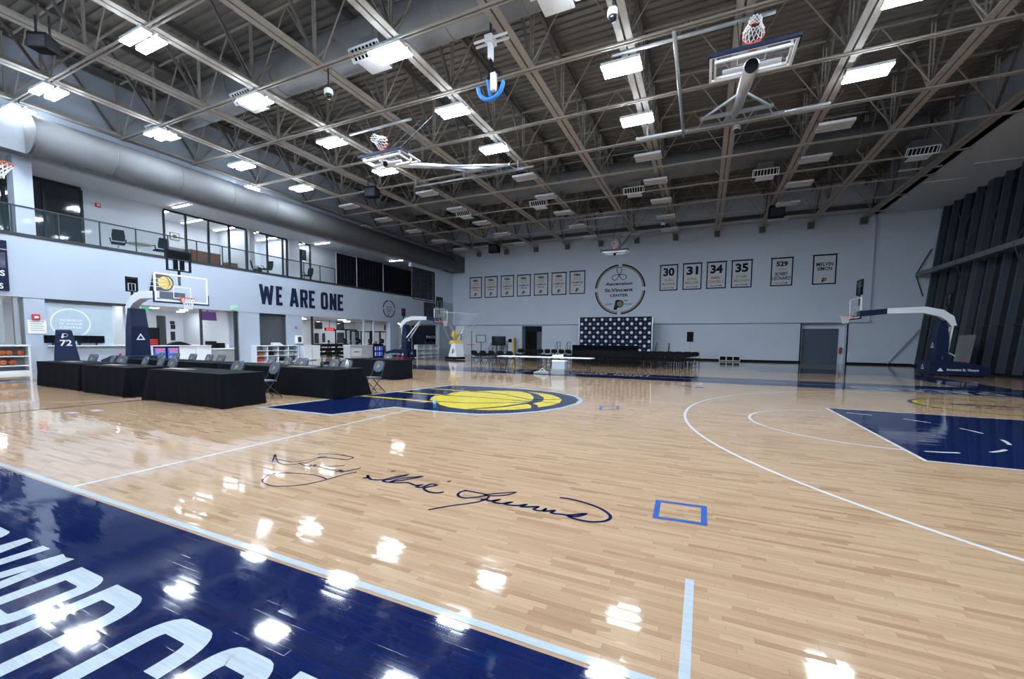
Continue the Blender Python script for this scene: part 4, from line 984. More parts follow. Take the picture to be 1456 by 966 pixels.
def picture(u0, v0_, u1, v1_, X, lab):
    a, b = at(u0, v0_, X=X), at(u1, v1_, X=X)
    t = thing('framed_picture', lab, 'picture', (X, (a.y+b.y)/2, (a.z+b.z)/2)); h, k = abs(b.y-a.y)/2, abs(a.z-b.z)/2
    MB().box(0, .03, -h, h, -k, k).build('frame', BLACK, t); MB().box(.03, .034, -h*.85, h*.85, -k*.85, k*.85).build('mat_board', PAPER, t); MB().box(.034, .037, -h*.45, h*.45, -k*.5, k*.5).build('print', mat('dull_print', (.12, .12, .18), .6, var=.5, scale=8), t)
for q in ((241, 330, 255, 343, XB+.02, 'framed picture in the first lit office'), (323, 344, 335, 361, XB+.02, 'larger black framed picture in the first lit office'), (338, 346, 346, 357, XB+.02, 'smaller black framed picture in the first lit office')): picture(*q)
t_ = at(429, 362, X=XU-.4); t = thing('wall_screen', 'black flat screen inside the end office', 'screen', (XU-.5, t_.y, t_.z)); MB().box(0, .05, -.45, .45, -.4, .4).build('panel', SCREEN, t); MB().box(-.03, 0, -.1, .1, -1.9, .1).build('stand', DARK, t)
# dark office furniture behind the tinted glass
desk(78, 100, 338, XL-3.6, .75, 'white desk in the unlit gallery office', WHITEC)
# gallery linear lights
def linear(u, v_, Z, ly, lx, lab):
    p = at(u, v_, Z=Z); t = thing('linear_light', lab, 'light', (p.x, p.y, Z), 0, 'linear ceiling lights of the gallery')
    MB().box(-lx/2, lx/2, -ly/2, ly/2, 0, .05).build('housing', WHITEM, t); MB().box(-lx/2+.01, lx/2-.01, -ly/2+.01, ly/2-.01, -.02, 0).build('diffuser', LINEON, t)
for u, v_ in ((257.5, 293), (458, 346.5), (563, 371)): linear(u, v_, ZC-.06, .12, 1.5, 'short lit strip light on the walkway ceiling %s' % ('before the first lit office' if u < 300 else 'before the plain wall by the drapes' if u < 500 else 'above the drapes'))
for y in (-6, -10): linear(*[0, 0], 9, 1, 1, '') if False else None
for li, (yy, xx) in enumerate(((YU(242), XU-1.2), (YU(290), XU-1.2), (YU(335), XU-1.2), (YU(365), XU-1.0), (YU(395), XU-1.2), (YU(431, 350), XU-1.0))):
    t = thing('linear_light', '%s long strip light inside the lit gallery offices, counted from the plain white wall' % NTH[li], 'light', (xx, yy, ZC-.06), 0, 'linear ceiling lights of the gallery')
    MB().box(-1.1, 1.1, -.07, .07, 0, .05).build('housing', WHITEM, t); MB().box(-1.08, 1.08, -.06, .06, -.02, 0).build('diffuser', LINEON, t)
# lower ceiling lights
for k, (u, dx, lx, ly) in enumerate(((20, 2.2, .6, .6), (95, 1.8, .6, .6), (140, 2.6, .6, .6), (177, 1.2, .25, .25), (210, 1.8, .5, .5), (245, 1.6, .5, .5), (245, 4.2, .5, .5), (290, 1.8, .5, .5), (315, 4.0, .5, .5), (360, 3.0, .5, .5), (395, 3.0, .5, .5), (450, 1.8, .7, .7), (480, 3.8, .7, .7), (510, 1.8, .7, .7), (540, 3.8, .7, .7), (585, 1.8, .7, .7), (610, 3.4, .7, .7))):
    lx *= .55; ly *= .55
    t = thing('ceiling_panel_light', '%s lit panel light along the ceiling under the gallery, counted from the ball rack' % NTH[k], 'light', (XL-dx, YG(u), ZS-.01), 0, 'panel lights under the gallery')
    MB().box(-lx/2-.03, lx/2+.03, -ly/2-.03, ly/2+.03, 0, .03).build('frame', WHITEM, t); MB().box(-lx/2, lx/2, -ly/2, ly/2, -.015, 0).build('diffuser', ROOMON, t)

# ================================================================ LETTERING AND SIGNS ON THE LEFT WALL
band = bpy.data.objects['wall_left']
spans = ((368.7, 388.8, 'W'), (392.5, 402.3, 'E'), (412, 423.8, 'A'), (426.7, 437.2, 'R'), (439.2, 448.5, 'E'), (456, 465.8, 'O'), (468.6, 477.8, 'N'), (479.8, 488.4, 'E'))
zt_, zb_ = at(369, 404, X=XL).z, at(376, 432.6, X=XL).z
for u0, u1, ch in spans:
    a, b = at(u0, 422, X=XL).y, at(u1, 422, X=XL).y
    mb = MB(); block(mb, ch, a+.04, b-.04, zb_, zt_, .21 if ch != 'W' else .2, LEFTP, .0, th=.03); mb.build('wall_letter', NAVYF, band)
# large emblem behind the left hoop
e0, e1 = at(205, 415, X=XL), at(247, 385, X=XL)
cx_, cz_ = at(229, 402, X=XL).y, at(229, 402, X=XL).z
sc = .185
emblem(band, lambda x, y, t: (XL+.004+t*4, cx_+(x*1.0)*sc, cz_+y*sc), 0, NAVYF, YELF, None, .0012, stripe=WHITEF)
# round sign by the drapes
c = at(553, 439.5, X=XL)
t = thing('round_wall_sign', 'small round white sign ring near the end of the left wall', 'sign', (XL, c.y, c.z))
for k in range(4): MB().stroke(circ(0, 0, .72, 14, k*90+6, k*90+84), .09, lambda x, y, q: (.012+q, x, y), 0, th=.01).build('ring_arc', NAVYF, t)
for k, s_ in enumerate(('Ascension', 'St.Vincent', 'CENTER')): text('sign_text', s_, NAVYF, t, lambda x, y, q: (q, x, y), -.38+.1*(k == 2), .38-.1*(k == 2), .1-.2*k, .24-.2*k, .012, .01)
emblem(t, lambda x, y, q: (.01+q, x*.05, -.5+y*.05), 0, NAVYF, YELF, seams=False, dt=.001)
# scoreboards and posters
def wall_panel(u0, v0_, u1, v1_, lab, m, name='wall_scoreboard', cat='scoreboard', X=XL):
    a, b = at(u0, v0_, X=X), at(u1, v1_, X=X)
    t = thing(name, lab, cat, (X, (a.y+b.y)/2, (a.z+b.z)/2)); h, k = abs(b.y-a.y)/2, abs(a.z-b.z)/2
    MB().box(0, .08, -h, h, -k, k).build('panel', m, t, bevel=.01); return t, h, k
t, h, k = wall_panel(602.5, 429.5, 618, 452, 'dark scoreboard on the wall behind the far hoop', DARK)
for j in range(3): MB().box(.081, .09, -h*.8, h*.8, -k*.75+j*k*.55, -k*.75+j*k*.55+k*.3).build('display_row', SCREEN, t)
t, h, k = wall_panel(-30, 337, 13, 414, 'tall dark poster with white capitals beside the gallery column', NAVYF, 'wall_poster', 'poster')
fn = lambda x, y, q: (q, x, y)
a = at(0, 388, X=XL); text('poster_text', 'DETAILS', WHITEF, t, fn, h-1.15, h-.1, a.z-t.location.z-.12, a.z-t.location.z+.10, .084)
a = at(0, 407, X=XL); text('poster_text', 'POINTS', WHITEF, t, fn, h-1.0, h-.16, a.z-t.location.z-.10, a.z-t.location.z+.12, .084)
MB().box(.081, .085, -h, h, k*.62, k*.66).build('poster_band', GREYC, t); MB().box(.081, .085, -h*.3, h*.8, -k*.1, k*.5).build('poster_photo', mat('dark_photo_print', (.05, .055, .09), .6, var=.6, scale=4), t)
def exit_sign(p, lab, rz=0):
    t = thing('exit_sign', lab, 'exit sign', p); MB().box(-.03, .03, -.19, .19, -.12, .12).build('housing', WHITEM, t)
    f_ = MB().box(.03, .034, -.17, .17, -.10, .10).build('lit_face', GREENE, t)
    text('exit_text', 'EXIT', WHITEF, t, lambda x, y, q: (q, x, y), -.13, .13, -.06, .06, .037)
p = at(332.5, 438, X=XL+.06); exit_sign(p, 'green lit exit sign on the white gallery band')
p = at(205.5, 440, X=XL-1.5); p.z = min(p.z, ZS-.1); exit_sign(p, 'green lit exit sign under the ceiling of the reception')
p = at(139, 292, X=XU+.03); t = thing('fire_strobe', 'small red fire strobe on the plain gallery wall', 'alarm', p); MB().box(-.03, .04, -.1, .1, -.1, .1).build('housing', RED, t, bevel=.01); MB().box(.04, .07, -.05, .05, -.04, .06).build('lens', WHITEF, t)
p = at(51, 451, X=XL); t = thing('fire_alarm', 'red fire alarm box on the white pier', 'alarm', p); MB().box(-.02, .07, -.11, .11, -.12, .12).build('housing', RED, t, bevel=.01); MB().box(.07, .08, -.06, .06, -.05, .03).build('pull_bar', WHITEF, t)
p = at(53, 465, X=XL); t = thing('notice_sheet', 'white printed notice below the red alarm box', 'notice', p); MB().box(-.02, .006, -.27, .27, -.28, .28).build('sheet', PAPER, t)
for j in range(5): MB().box(.006, .008, -.2, .2-.05*(j % 2), .2-.09*j, .225-.09*j).build('print_line', GREYC, t)
p = at(424, 483, X=XL); t = thing('defibrillator_cabinet', 'white defibrillator cabinet on the pier beside the weight room', 'cabinet', (p.x+.0, p.y, p.z)); MB().box(-.02, .16, -.24, .24, -.28, .28).build('cabinet_body', WHITEM, t, bevel=.02); MB().box(.16, .165, -.13, .13, -.18, .18).build('window', DARK, t)
p = at(421, 466, X=XL); t = thing('fire_alarm', 'small red call point on the pier above the defibrillator cabinet', 'alarm', p); MB().box(-.02, .05, -.06, .06, -.08, .08).build('housing', RED, t); MB().box(.05, .055, -.03, .03, -.02, .03).build('button', WHITEF, t)

# ================================================================ FAR WALL BANNERS AND EMBLEM
def banner(px, lab, lines, group):
    u0, v0_, u1, v1_ = px
    a, b = at(u0, v0_, Y=YF), at(u1, v1_, Y=YF)
    w_, h = (b.x-a.x)/2, (a.z-b.z)/2
    t = thing('wall_banner', lab, 'banner', ((a.x+b.x)/2, YF, (a.z+b.z)/2), 0, group)
    MB().box(-w_, w_, -.03, -.005, -h, h).build('border_cloth', NAVYF, t); MB().box(-w_+.09, w_-.09, -.036, -.03, -h+.09, h-.09).build('white_field', BANW, t)
    MB().cyl((-w_-.06, -.03, h), (w_+.06, -.03, h), .025, 8).build('hanging_rod', DARK, t)
    fn = lambda x, y, q: (x*w_, -.036-q, y*h)
    for ln in lines:
        s_, x0, x1, y0, y1, m = ln
        if s_ == '*': emblem(t, lambda x, y, q: (x*.075*w_+.0, -.038-q, (y0+y1)/2*h+y*.075*w_), 0, NAVYF, GOLD, seams=False, dt=.0015)
        else: text('banner_text', s_, m, t, fn, x0, x1, y0, y1, .003, .045 if len(s_) < 4 else .02)
N7 = ((668, 395.1, 685.1, 424), (689.4, 393.9, 707.6, 423.3), (712.2, 392.6, 730.7, 422.2), (735.4, 391.4, 754.6, 421.2), (759.5, 389.9, 779.3, 420), (784.6, 388.2, 805.3, 419.3), (810.2, 386.2, 831.8, 417.8))
YRS = ('1994-95', '1998-99', '1999-00', '1999-00', '2003-04', '2012-13', '2013-14'); OW = ('first', 'second', 'third', 'fourth', 'fifth', 'sixth', 'seventh')
for i, (q, yr) in enumerate(zip(N7, YRS)):
    banner(q, '%s of the seven small championship banners counted from the wall corner' % OW[i], [('NBA', -.42, .42, .56, .78, NAVYF), ('EASTERN' if i == 3 else 'CENTRAL', -.5, .5, .36, .47, GOLD), ('CONFERENCE' if i == 3 else 'DIVISION', -.5, .5, .2, .31, GOLD), ('CHAMPIONS', -.72, .72, -.08, .08, NAVYF), (yr, -.45, .45, -.3, -.17, NAVYF), ('*', 0, 0, -.76, -.46, None)], 'championship banners')
HF = ('HALL OF FAME', -.6, .6, -.84, -.74, NAVYF)
RB = (((938.8, 377.5, 963.2, 413), '30', ('GEORGE', 'McGINNIS')), ((971.5, 375.2, 997.1, 411.6), '31', ('REGGIE', 'MILLER')), ((1005.3, 373, 1031.9, 410), '34', ('MEL', 'DANIELS')), ((1040.6, 370.8, 1068.5, 408.8), '35', ('ROGER', 'BROWN')))
for q, nn, nm_ in RB:
    banner(q, 'white banner with navy border and the number %s' % {'30': 'thirty', '31': 'thirty-one', '34': 'thirty-four', '35': 'thirty-five'}[nn], [(nn, -.62, .62, .12, .76, NAVYF), (nm_[0], -.5, .5, -.28, -.1, GOLD), (nm_[1], -.72, .72, -.58, -.38, GOLD), HF], 'number banners')
banner((1096.8, 367.5, 1126.3, 406.3), 'white banner with navy border and the three-digit number', [('529', -.52, .52, .38, .74, NAVYF), ('COACH', -.38, .38, .12, .24, GOLD), ('BOBBY', -.58, .58, -.26, -.02, NAVYF), ('LEONARD', -.82, .82, -.58, -.32, NAVYF), HF], 'number banners')
banner((1156.5, 363.2, 1188.2, 404), 'white banner with a navy name and small emblem and no number', [('MELVIN', -.7, .7, .24, .48, NAVYF), ('SIMON', -.62, .62, -.06, .18, NAVYF), ('*', 0, 0, -.84, -.5, None)], 'number banners')
c = at(881.1, 411.9, Y=YF); rx = (at(917.2, 411.9, Y=YF).x-at(845.1, 411.9, Y=YF).x)/2
t = thing('round_wall_emblem', 'large round navy and gold ring emblem on the far wall', 'sign', (c.x, YF, c.z)); fn = lambda x, y, q: (x, -q, y)
MB().quad(*[fn(x, y, .004) for x, y in circ(0, 0, rx*.9, 48)]).build('white_disc', WALLF, t)
for k in range(4):
    MB().stroke(circ(0, 0, rx*.965, 20, k*90+4.5, k*90+85.5), .11, fn, .01, th=.05).build('ring_arc', NAVYF, t)
    MB().stroke(circ(0, 0, rx*.905, 20, k*90+4.5, k*90+85.5), .13, fn, .01, th=.03).build('ring_inner', TAN, t)
P = lambda u, v_: (at(u, v_, Y=YF).x-c.x, at(u, v_, Y=YF).z-c.z)
for s_, u0, u1, v0_, v1_, m in (('Ascension', 861, 899.2, 406.6, 400.5, NAVYF), ('St.Vincent', 859.8, 900, 415.8, 409.2, NAVYF), ('CENTER', 867.2, 893.2, 422.6, 417.8, NAVYF), ('INDIANA', 860.2, 871, 434.6, 431.2, GREYC), ('PACERS', 887.6, 899, 434.3, 430.8, GREYC), ('NBA', 887, 892.5, 428.4, 426.4, DARK)):
    a, b = P(u0, v0_), P(u1, v1_); text('sign_text', s_, m, t, fn, a[0], b[0], a[1], b[1], .02, .03)
pc = P(879.6, 433.2); emblem(t, lambda x, y, q: (pc[0]+x*.155, -.02-q, pc[1]+.06+y*.155), 0, NAVYF, GOLD, dt=.002)
kc = P(880.6, 390.3)
for k in range(3):
    a = math.radians(90+120*k); pts = []
    for i in range(25):
        s_ = i/24*2*math.pi; r_ = .62*(.5-.5*math.cos(s_)); w_ = .26*math.sin(s_)*(1 if True else 0)
        x = r_*math.cos(a)-w_*math.sin(a)*math.sin(s_/2); y = r_*math.sin(a)+w_*math.cos(a)*math.sin(s_/2); pts.append((kc[0]+x*1.15, kc[1]-.05+y*1.15))
    MB().stroke(pts[:-1], .055, fn, .02+.002*k, True).build('knot_loop', NAVYF, t)
# small wall boxes
for u, v_ in ((1165, 449), (700, 456)): pass
p = at(1197.5, 499, Y=YW+.4); t = thing('fire_extinguisher', 'red fire extinguisher hung beside the slate door', 'extinguisher', (xd1-.24, YW+.5, p.z)); MB().lathe([(.03, .28), (.08, .2), (.09, -.22), (.07, -.25)], c=(0, -.1, 0), n=12).build('cylinder', RED, t, True); MB().tube([(0, -.1, .28), (.1, -.12, .2), (.1, -.12, -.1)], .015, 6).build('hose', BLACK, t); MB().box(-.03, .03, -.1, .0, -.05, .05).build('wall_bracket', DARK, t)

# ================================================================ STAGE AREA
yb = 27.3
a, b = at(824, 452, Y=yb), at(928, 450, Y=yb); zt2 = a.z
bd = thing('press_backdrop', 'navy press backdrop with rows of white round logos', 'backdrop', ((a.x+b.x)/2, yb, 0)); hw = (b.x-a.x)/2
MB().box(-hw, hw, 0, .06, .25, zt2).build('backdrop_cloth', NAVYF, bd)
for s in (-1, 1): MB().box(s*hw-.05, s*hw+.05, -.03, .09, 0, zt2+.02).build('frame_post', CHROME, bd); MB().box(s*hw-.06, s*hw+.06, -.25, .5, 0, .04).build('frame_foot', CHROME, bd)
MB().box(-hw, hw, -.03, .09, zt2-.02, zt2+.03).build('frame_rail', DARK, bd)
disc = None; star = None
for r_ in range(9):
    for k in range(17):
        x = -hw+.24+k*(2*hw-.48)/16; z = zt2-.2-r_*.385
        if (k+r_) % 2:
            if disc is None: disc = MB().quad(*[(xx, -.004, yy) for xx, yy in circ(0, 0, .13, 16)]).build('white_logo', WHITEF, bd); o = disc
            else: o = disc.copy(); COL.objects.link(o)
        else:
            if star is None: star = MB().stroke([(-.05, -.04), (0, .05), (.05, -.04)], .025, lambda xx, yy, q: (xx, -.004, yy), 0, True).build('grey_logo', GREYC, bd); o = star
            else: o = star.copy(); COL.objects.link(o)
        o.parent = bd; o.location = (x, 0, z)
st = thing('stage', 'black draped stage platform before the navy backdrop', 'stage', ((a.x+b.x)/2, 25.6, 0))
mb = MB(); m_ = 90
x_a, x_b = at(814, 490, Y=24.6).x-st.location.x, at(907.5, 490, Y=24.6).x-st.location.x
for i in range(m_+1): x = x_a+(x_b-x_a)*i/m_; mb.v += [(x, -1.05+.04*math.sin(i*1.6), 0), (x, -1.05+.04*math.sin(i*1.6), 1.22)]
for i in range(m_): mb.f.append((2*i, 2*i+2, 2*i+3, 2*i+1))
mb.build('front_drape', DRAPE, st, True)
MB().box(x_a+.05, x_b-.05, -1.0, 1.35, .0, .62).build('platform', BLACK, st)
def stairs(x, y, lab, s):
    t = thing('stage_steps', lab, 'steps', (x, y, 0))
    for i in range(3): MB().box(-.45, .45, -.3+i*.28, -.02+i*.28, .18*(i+1)-.05, .18*(i+1)).build('tread', DARK, t)
    for q in (-.5, .5): MB().tube([(q, -.35, .95), (q, .25, 1.45), (q, 1.1, 1.45)], .022, 6).tube([(q, -.35, .0), (q, -.35, .95)], .022, 6).tube([(q, .25, .0), (q, .25, 1.45)], .022, 6).tube([(q, 1.1, .0), (q, 1.1, 1.45)], .022, 6).tube([(q, -.35, .5), (q, .25, 1.0), (q, 1.1, 1.0)], .018, 6).build('handrail', DARK, t)
stairs(at(800, 490, Y=26.3).x, 26.0, 'black steel stage steps left of the backdrop', -1); stairs(at(934, 490, Y=26.3).x+.45, 26.0, 'black steel stage steps right of the backdrop', 1)
stairs(at(706, 500, Y=21).x, 21.0, 'black steel handrail steps by the wheeled screen', 1)
# loudspeaker on tripod
p = at(980, 516, Y=25.5); x = p.x
t = thing('speaker_stand', 'silver tripod stand under the black loudspeaker', 'stand', (x, 25.5, 0))
MB().cyl((0, 0, .2), (0, 0, 1.6), .025, 8).build('pole', CHROME, t)
for i in range(3): a_ = 2*math.pi*i/3+.5; MB().tube([(0, 0, .75), (.5*math.cos(a_), .5*math.sin(a_), .02)], .018, 6).build('leg', CHROME, t)
MB().cyl((0, 0, .7), (0, 0, .8), .05, 10).build('collar', BLACK, t)
t = thing('loudspeaker', 'black loudspeaker on a silver tripod before the pale wall', 'speaker', (x, 25.5, 1.58))
MB().prism([(-.24, -.2), (.24, -.2), (.17, .2), (-.17, .2)], lambda a_, b_, q: (a_, b_, q), 0, .78).build('cabinet', BLACK, t, bevel=.02); MB().box(-.21, .21, -.215, -.2, .05, .73).build('grille', BLACK, t)
# black and white case on the floor
p = at(1037, 513, Y=28.6); t = thing('ball_bin', 'low black and white striped equipment case at the foot of the far wall', 'case', (p.x, 28.6, 0))
MB().box(-.75, .75, -.25, .25, .06, .42).build('case_body', BLACK, t); MB().box(-.78, .78, -.27, .27, .40, .46).build('lid', WHITEM, t); MB().box(-.78, .78, -.27, .27, .04, .09).build('base_rail', WHITEM, t)
for i in range(4): MB().box(-.78+i*.5, -.72+i*.5, -.27, -.25, .06, .42).build('stile', WHITEM, t)
# wheeled screen, water machine, practice hoop, doors
p = at(709, 492, Y=27.5); t = thing('wheeled_screen', 'big black screen on a wheeled stand by the far wall', 'screen', (p.x, 27.5, 0))
MB().box(-.78, .78, -.04, .04, 1.0, 1.95).build('screen', SCREEN, t, bevel=.01)
for s in (-1, 1): MB().box(s*.3-.03, s*.3+.03, .04, .1, .1, 1.6).build('upright', DARK, t); MB().box(s*.3-.04, s*.3+.04, -.35, .4, .04, .1).build('foot', DARK, t)
p = at(727, 492, Y=28.6); t = thing('water_machine', 'white water machine with dark display beside the wheeled screen', 'water machine', (p.x, 28.6, 0))
MB().box(-.3, .3, -.3, .3, 0, 1.85).build('cabinet', WHITEC, t, bevel=.03); MB().box(-.2, .2, -.31, -.3, 1.35, 1.7).build('display', SCREEN, t); MB().box(.3, .42, -.2, .2, .3, 1.8).build('side_panel', YELF, t)
p = at(684, 492, Y=26.5); t = thing('practice_hoop', 'small wheeled practice hoop frame by the far wall', 'basketball hoop', (p.x, 26.5, 0))
MB().box(-.03, .03, -.03, .03, 0, 1.35).build('post', DARK, t); MB().box(-.5, .5, -.3, .3, 0, .08).build('base', DARK, t); MB().box(-.55, .55, -.05, -.02, 1.3, 2.05).build('backboard', BOARDG, t)
f_ = MB()
for q in ((-.55, .55, 1.3, 1.35), (-.55, .55, 2.0, 2.05), (-.55, -.5, 1.3, 2.05), (.5, .55, 1.3, 2.05)): f_.box(q[0], q[1], -.06, -.01, q[2], q[3])
f_.build('board_frame', DARK, t); MB().tube([(.22*math.cos(2*math.pi*i/16), -.3+.22*math.sin(2*math.pi*i/16), 1.4) for i in range(16)], .015, 6, True).build('rim', ORANGE, t)
xa, xb_ = at(651, 490, Y=YW).x, at(678, 490, Y=YW).x
dd = struct('door_3', MB().box(xa, xb_, YW-.05, YW-.005, 0, 2.75), WHITEC, 'white double door near the far left corner')
for s, x in ((0, xa+.5), (1, xb_-.6)): MB().bar((x, YW-.08, 0), (x, YW-.08, 2.5), .06, .04).build('door_rod', DARK, dd); MB().lathe([(.1, 0), (.1, .05)], c=(x, YW-.08, 2.45), n=12).build('door_closer', DARK, dd)
MB().box(xa+1.2, xb_-.2, YW-.08, YW-.05, 1.0, 1.06).build('push_bar', ORANGE, dd)
# lean board by the glass wall
a, b, c_ = at(1362, 516, X=XR-.45), at(1388, 466, X=XR-.3), at(1367, 466, X=XR-.3)
o = MB().prism([(-.75, 0), (.75, 0), (.75, 1.75), (-.75, 1.75)], lambda x, z, q: (.12*z+q, x, z), 0, .04).build('leaning_panel', mat('grey_board', (.25, .27, .28), .7)); o.location = (XR-.62, at(1370, 500, X=XR-.5).y, .35); tag(o, 'pale grey panel leaning against the glass wall mullions', 'panel')
for z, nm_ in ((.0, 'a'), ): 
    o = MB().box(-.25, .2, -.8, .8, 0, .35).build('low_bench', BLACK); o.location = (XR-.45, at(1370, 500, X=XR-.5).y, 0); tag(o, 'low black bench at the foot of the glass wall', 'bench')
# padded post 72
p = at(92.5, 480, X=-17.3); t = thing('padded_post', 'navy padded post with the white number 72', 'padded post', (-17.3, p.y, 0), -.33)
MB().prism([(-.36, .02), (.46, .02), (.19, 1.78), (-.24, 1.78)], lambda x, z, q: (q*(1-.3*z/1.78), x, z), -.3, .3).build('pad', NAVYM, t, bevel=.04)
fn = lambda x, y, q: (.3*(1-.3*y/1.78)+.008+q, x, y)
text('white_number', '72', WHITEF, t, fn, -.14, .18, 1.14, 1.38, .006); emblem(t, lambda x, y, q: (.3*(1-.3*1.6/1.78)+.03+q, -.01+x*.03, 1.56+y*.03), 0, WHITEF, NAVYF, seams=False, dt=.002)
# ball-return machine with net
p = at(637, 512, Z=0); t = thing('shooting_machine', 'white ball-return machine with yellow chute and net poles', 'training machine', (-12.0, 17.9, 0), -.35)
MB().box(-.75, .75, -.45, .45, .05, .22).build('base', BLACK, t, bevel=.02)
bdy = MB().prism([(-.35, .22), (.7, .22), (.5, 1.28), (.05, 1.2)], lambda x, z, q: (x, q, z), -.4, .4).build('body', WHITEM, t, bevel=.02)
emblem(bdy, lambda x, y, q: (.32+x*.06, -.405-q, .7+y*.06), 0, NAVYF, YELF, seams=False, dt=.002)
MB().prism([(-.35, 1.18), (.55, 1.28), (.3, 1.5), (-.2, 1.5)], lambda x, z, q: (x, q, z), -.35, .35).build('hopper', YELF, t, bevel=.03); MB().lathe([(.12, 1.5), (.12, 1.72), (.3, 1.85), (.26, 2.15), (.05, 2.25)], n=16).build('chute', YELF, t, True)
for s in (-1, 1):
    MB().tube([(-.2, s*.3, 1.3), (-.1, s*1.0, 2.6), (.7, s*1.5, 3.9)], .03, 6).tube([(.3, s*.3, 1.4), (1.9, s*1.3, 3.6)], .035, 6).build('net_pole', CHROME, t)
nm = MB()
for i in range(9):
    nm.tube([(-.3+.2*i, -1.2, 3.7-.02*i), (-.05+.06*i, 0, 2.0)], .006, 4); nm.tube([(-.3+.2*i, 1.2, 3.7-.02*i), (-.05+.06*i, 0, 2.0)], .006, 4)
nm.tube([(-.3, -1.2, 3.7), (1.4, -1.2, 3.55), (1.4, 1.2, 3.55), (-.3, 1.2, 3.7)], .012, 6, True); nm.build('return_net', NETM, t)
for s in (-1, 1): MB().cyl((-.6, s*.4-.03, .06), (-.6, s*.4+.03, .06), .06, 10).build('wheel', BLACK, t)

# ================================================================ ROOMS UNDER THE GALLERY
# ball rack at the left edge
ya, yb = YG(-60), YG(36)
t = thing('ball_rack', 'white two-shelf ball rack built under the office window', 'rack', (XL, (ya+yb)/2, 0)); h = (yb-ya)/2
MB().box(0, .42, -h, h, 0, .12).build('plinth', WHITEC, t); MB().box(0, .42, h-.06, h, .12, 1.12).build('side', WHITEC, t); MB().box(0, .42, -h, -h+.06, .12, 1.12).build('side', WHITEC, t); MB().box(0, .46, -h, h, 1.1, 1.16).build('top', WHITEC, t)
for z in (.3, .68): MB().box(0, .42, -h+.06, h-.06, z, z+.035).build('shelf', WHITEC, t)
MB().box(.0, .02, -h, h, .1, 1.1).build('back', GREYC, t)
b0 = None; BB = []
for z, us_ in ((.715+.12, (2, 12, 29)), (.335+.12, (4, 18))):
    for u in us_:
        p = (XL+.22, at(u, 505 if z > .6 else 520, X=XL+.22).y, z)
        if b0 is None:
            b0 = MB().lathe([(.12*math.sin(math.pi*i/12)+.0005, -.12*math.cos(math.pi*i/12)) for i in range(13)], n=18).build('basketball', BALLM, None, True)
            s_ = MB()
            for q in range(3): a_ = q*math.pi/3; s_.tube([(.121*math.cos(f_)*math.cos(a_), .121*math.cos(f_)*math.sin(a_), .121*math.sin(f_)) for f_ in [2*math.pi*i/24 for i in range(24)]], .003, 4, True)
            s_.build('seam', BLACK, b0); tag(b0, 'orange brown basketball on the white rack', 'basketball', 'basketballs on the rack'); b0.location = p
        else: c_ = copy_tree(b0, None, p)
        (b0 if len(BB) == 0 else c_)['label'] = '%s basketball from the pier on the %s shelf of the white rack' % (NTH[len(us_)-1-us_.index(u)], 'upper' if z > .6 else 'lower'); BB.append(u)
# office desk items behind frosted window
def monitor(u, v_, X, lab, w_=.55, h=.34):
    p = at(u, v_, X=X); t = thing('monitor', lab, 'monitor', (X, p.y, 1.1)); MB().box(-.02, .03, -w_/2, w_/2, .12, .12+h).build('screen', SCREEN, t, bevel=.01); MB().box(-.03, .0, -.03, .03, 0, .2).build('neck', DARK, t); MB().box(-.12, .1, -.12, .12, 0, .015).build('foot', DARK, t)
p0_, p1_ = YG(67), YG(192)
t = thing('reception_ledge', 'white ledge below the frosted window', 'counter', (XL, (p0_+p1_)/2, 1.08)); hh = (p1_-p0_)/2
MB().box(-.7, .12, -hh, hh, 0, .045).build('ledge_top', WHITEC, t)
for u, lab in ((75, 'dark monitor behind padded post 72'), (113, 'dark monitor on the ledge right of padded post 72'), (137, 'second dark monitor on the ledge, tilted')): monitor(u, 480, XL-.04, lab)
o = MB().lathe([(.035, 0), (.035, .12), (.012, .18), (.012, .2)], n=12).build('spray_bottle', bm, None, True); o.location = (XL-.0, YG(108), 1.125); tag(o, 'clear spray bottle on the ledge between the monitors', 'bottle')
# reception counter with fridge
ya, yb = YG(192), YG(300)
t = thing('reception_counter', 'long white reception counter with built-in glass fridge', 'counter', (XL, (ya+yb)/2, 0)); h = (yb-ya)/2
MB().box(-.62, .04, -h, h, 1.05, 1.1).build('worktop', WHITEC, t)
fy0, fy1 = YG(217)-(ya+yb)/2, YG(254.5)-(ya+yb)/2
MB().box(-.6, 0, -h, fy0, 0, 1.05).build('cabinet', WHITEC, t); MB().box(-.6, -.02, fy1, (fy1+h)/2-.01, .08, 1.05).build('cabinet_door', WHITEC, t); MB().box(-.6, -.02, (fy1+h)/2+.01, h, .08, 1.05).build('cabinet_door', WHITEC, t); MB().box(-.6, -.05, fy1, h, 0, .08).build('kick_board', GREYC, t)
fr = thing('drinks_fridge', 'black under-counter fridge with blue glowing glass doors', 'fridge', (XL-.02, (YG(217)+YG(254.5))/2, 0)); hf = (fy1-fy0)/2
MB().box(-.5, 0, -hf+.01, hf-.01, .05, 1.04).build('fridge_body', BLACK, fr)
for s in (-1, 1):
    d = MB().box(0, .03, s*hf/2-hf/2+.05, s*hf/2+hf/2-.05, .12, .98).build('fridge_door', BLUEE, fr)
    for z in (.4, .68): MB().box(.03, .04, s*hf/2-hf/2+.1, s*hf/2+hf/2-.1, z, z+.16).build('bottle_row', FRIDGEW, d)
    MB().box(.03, .045, s*hf/2-hf/2+.1, s*hf/2+hf/2-.1, .86, .93).build('red_strip', REDE, d)
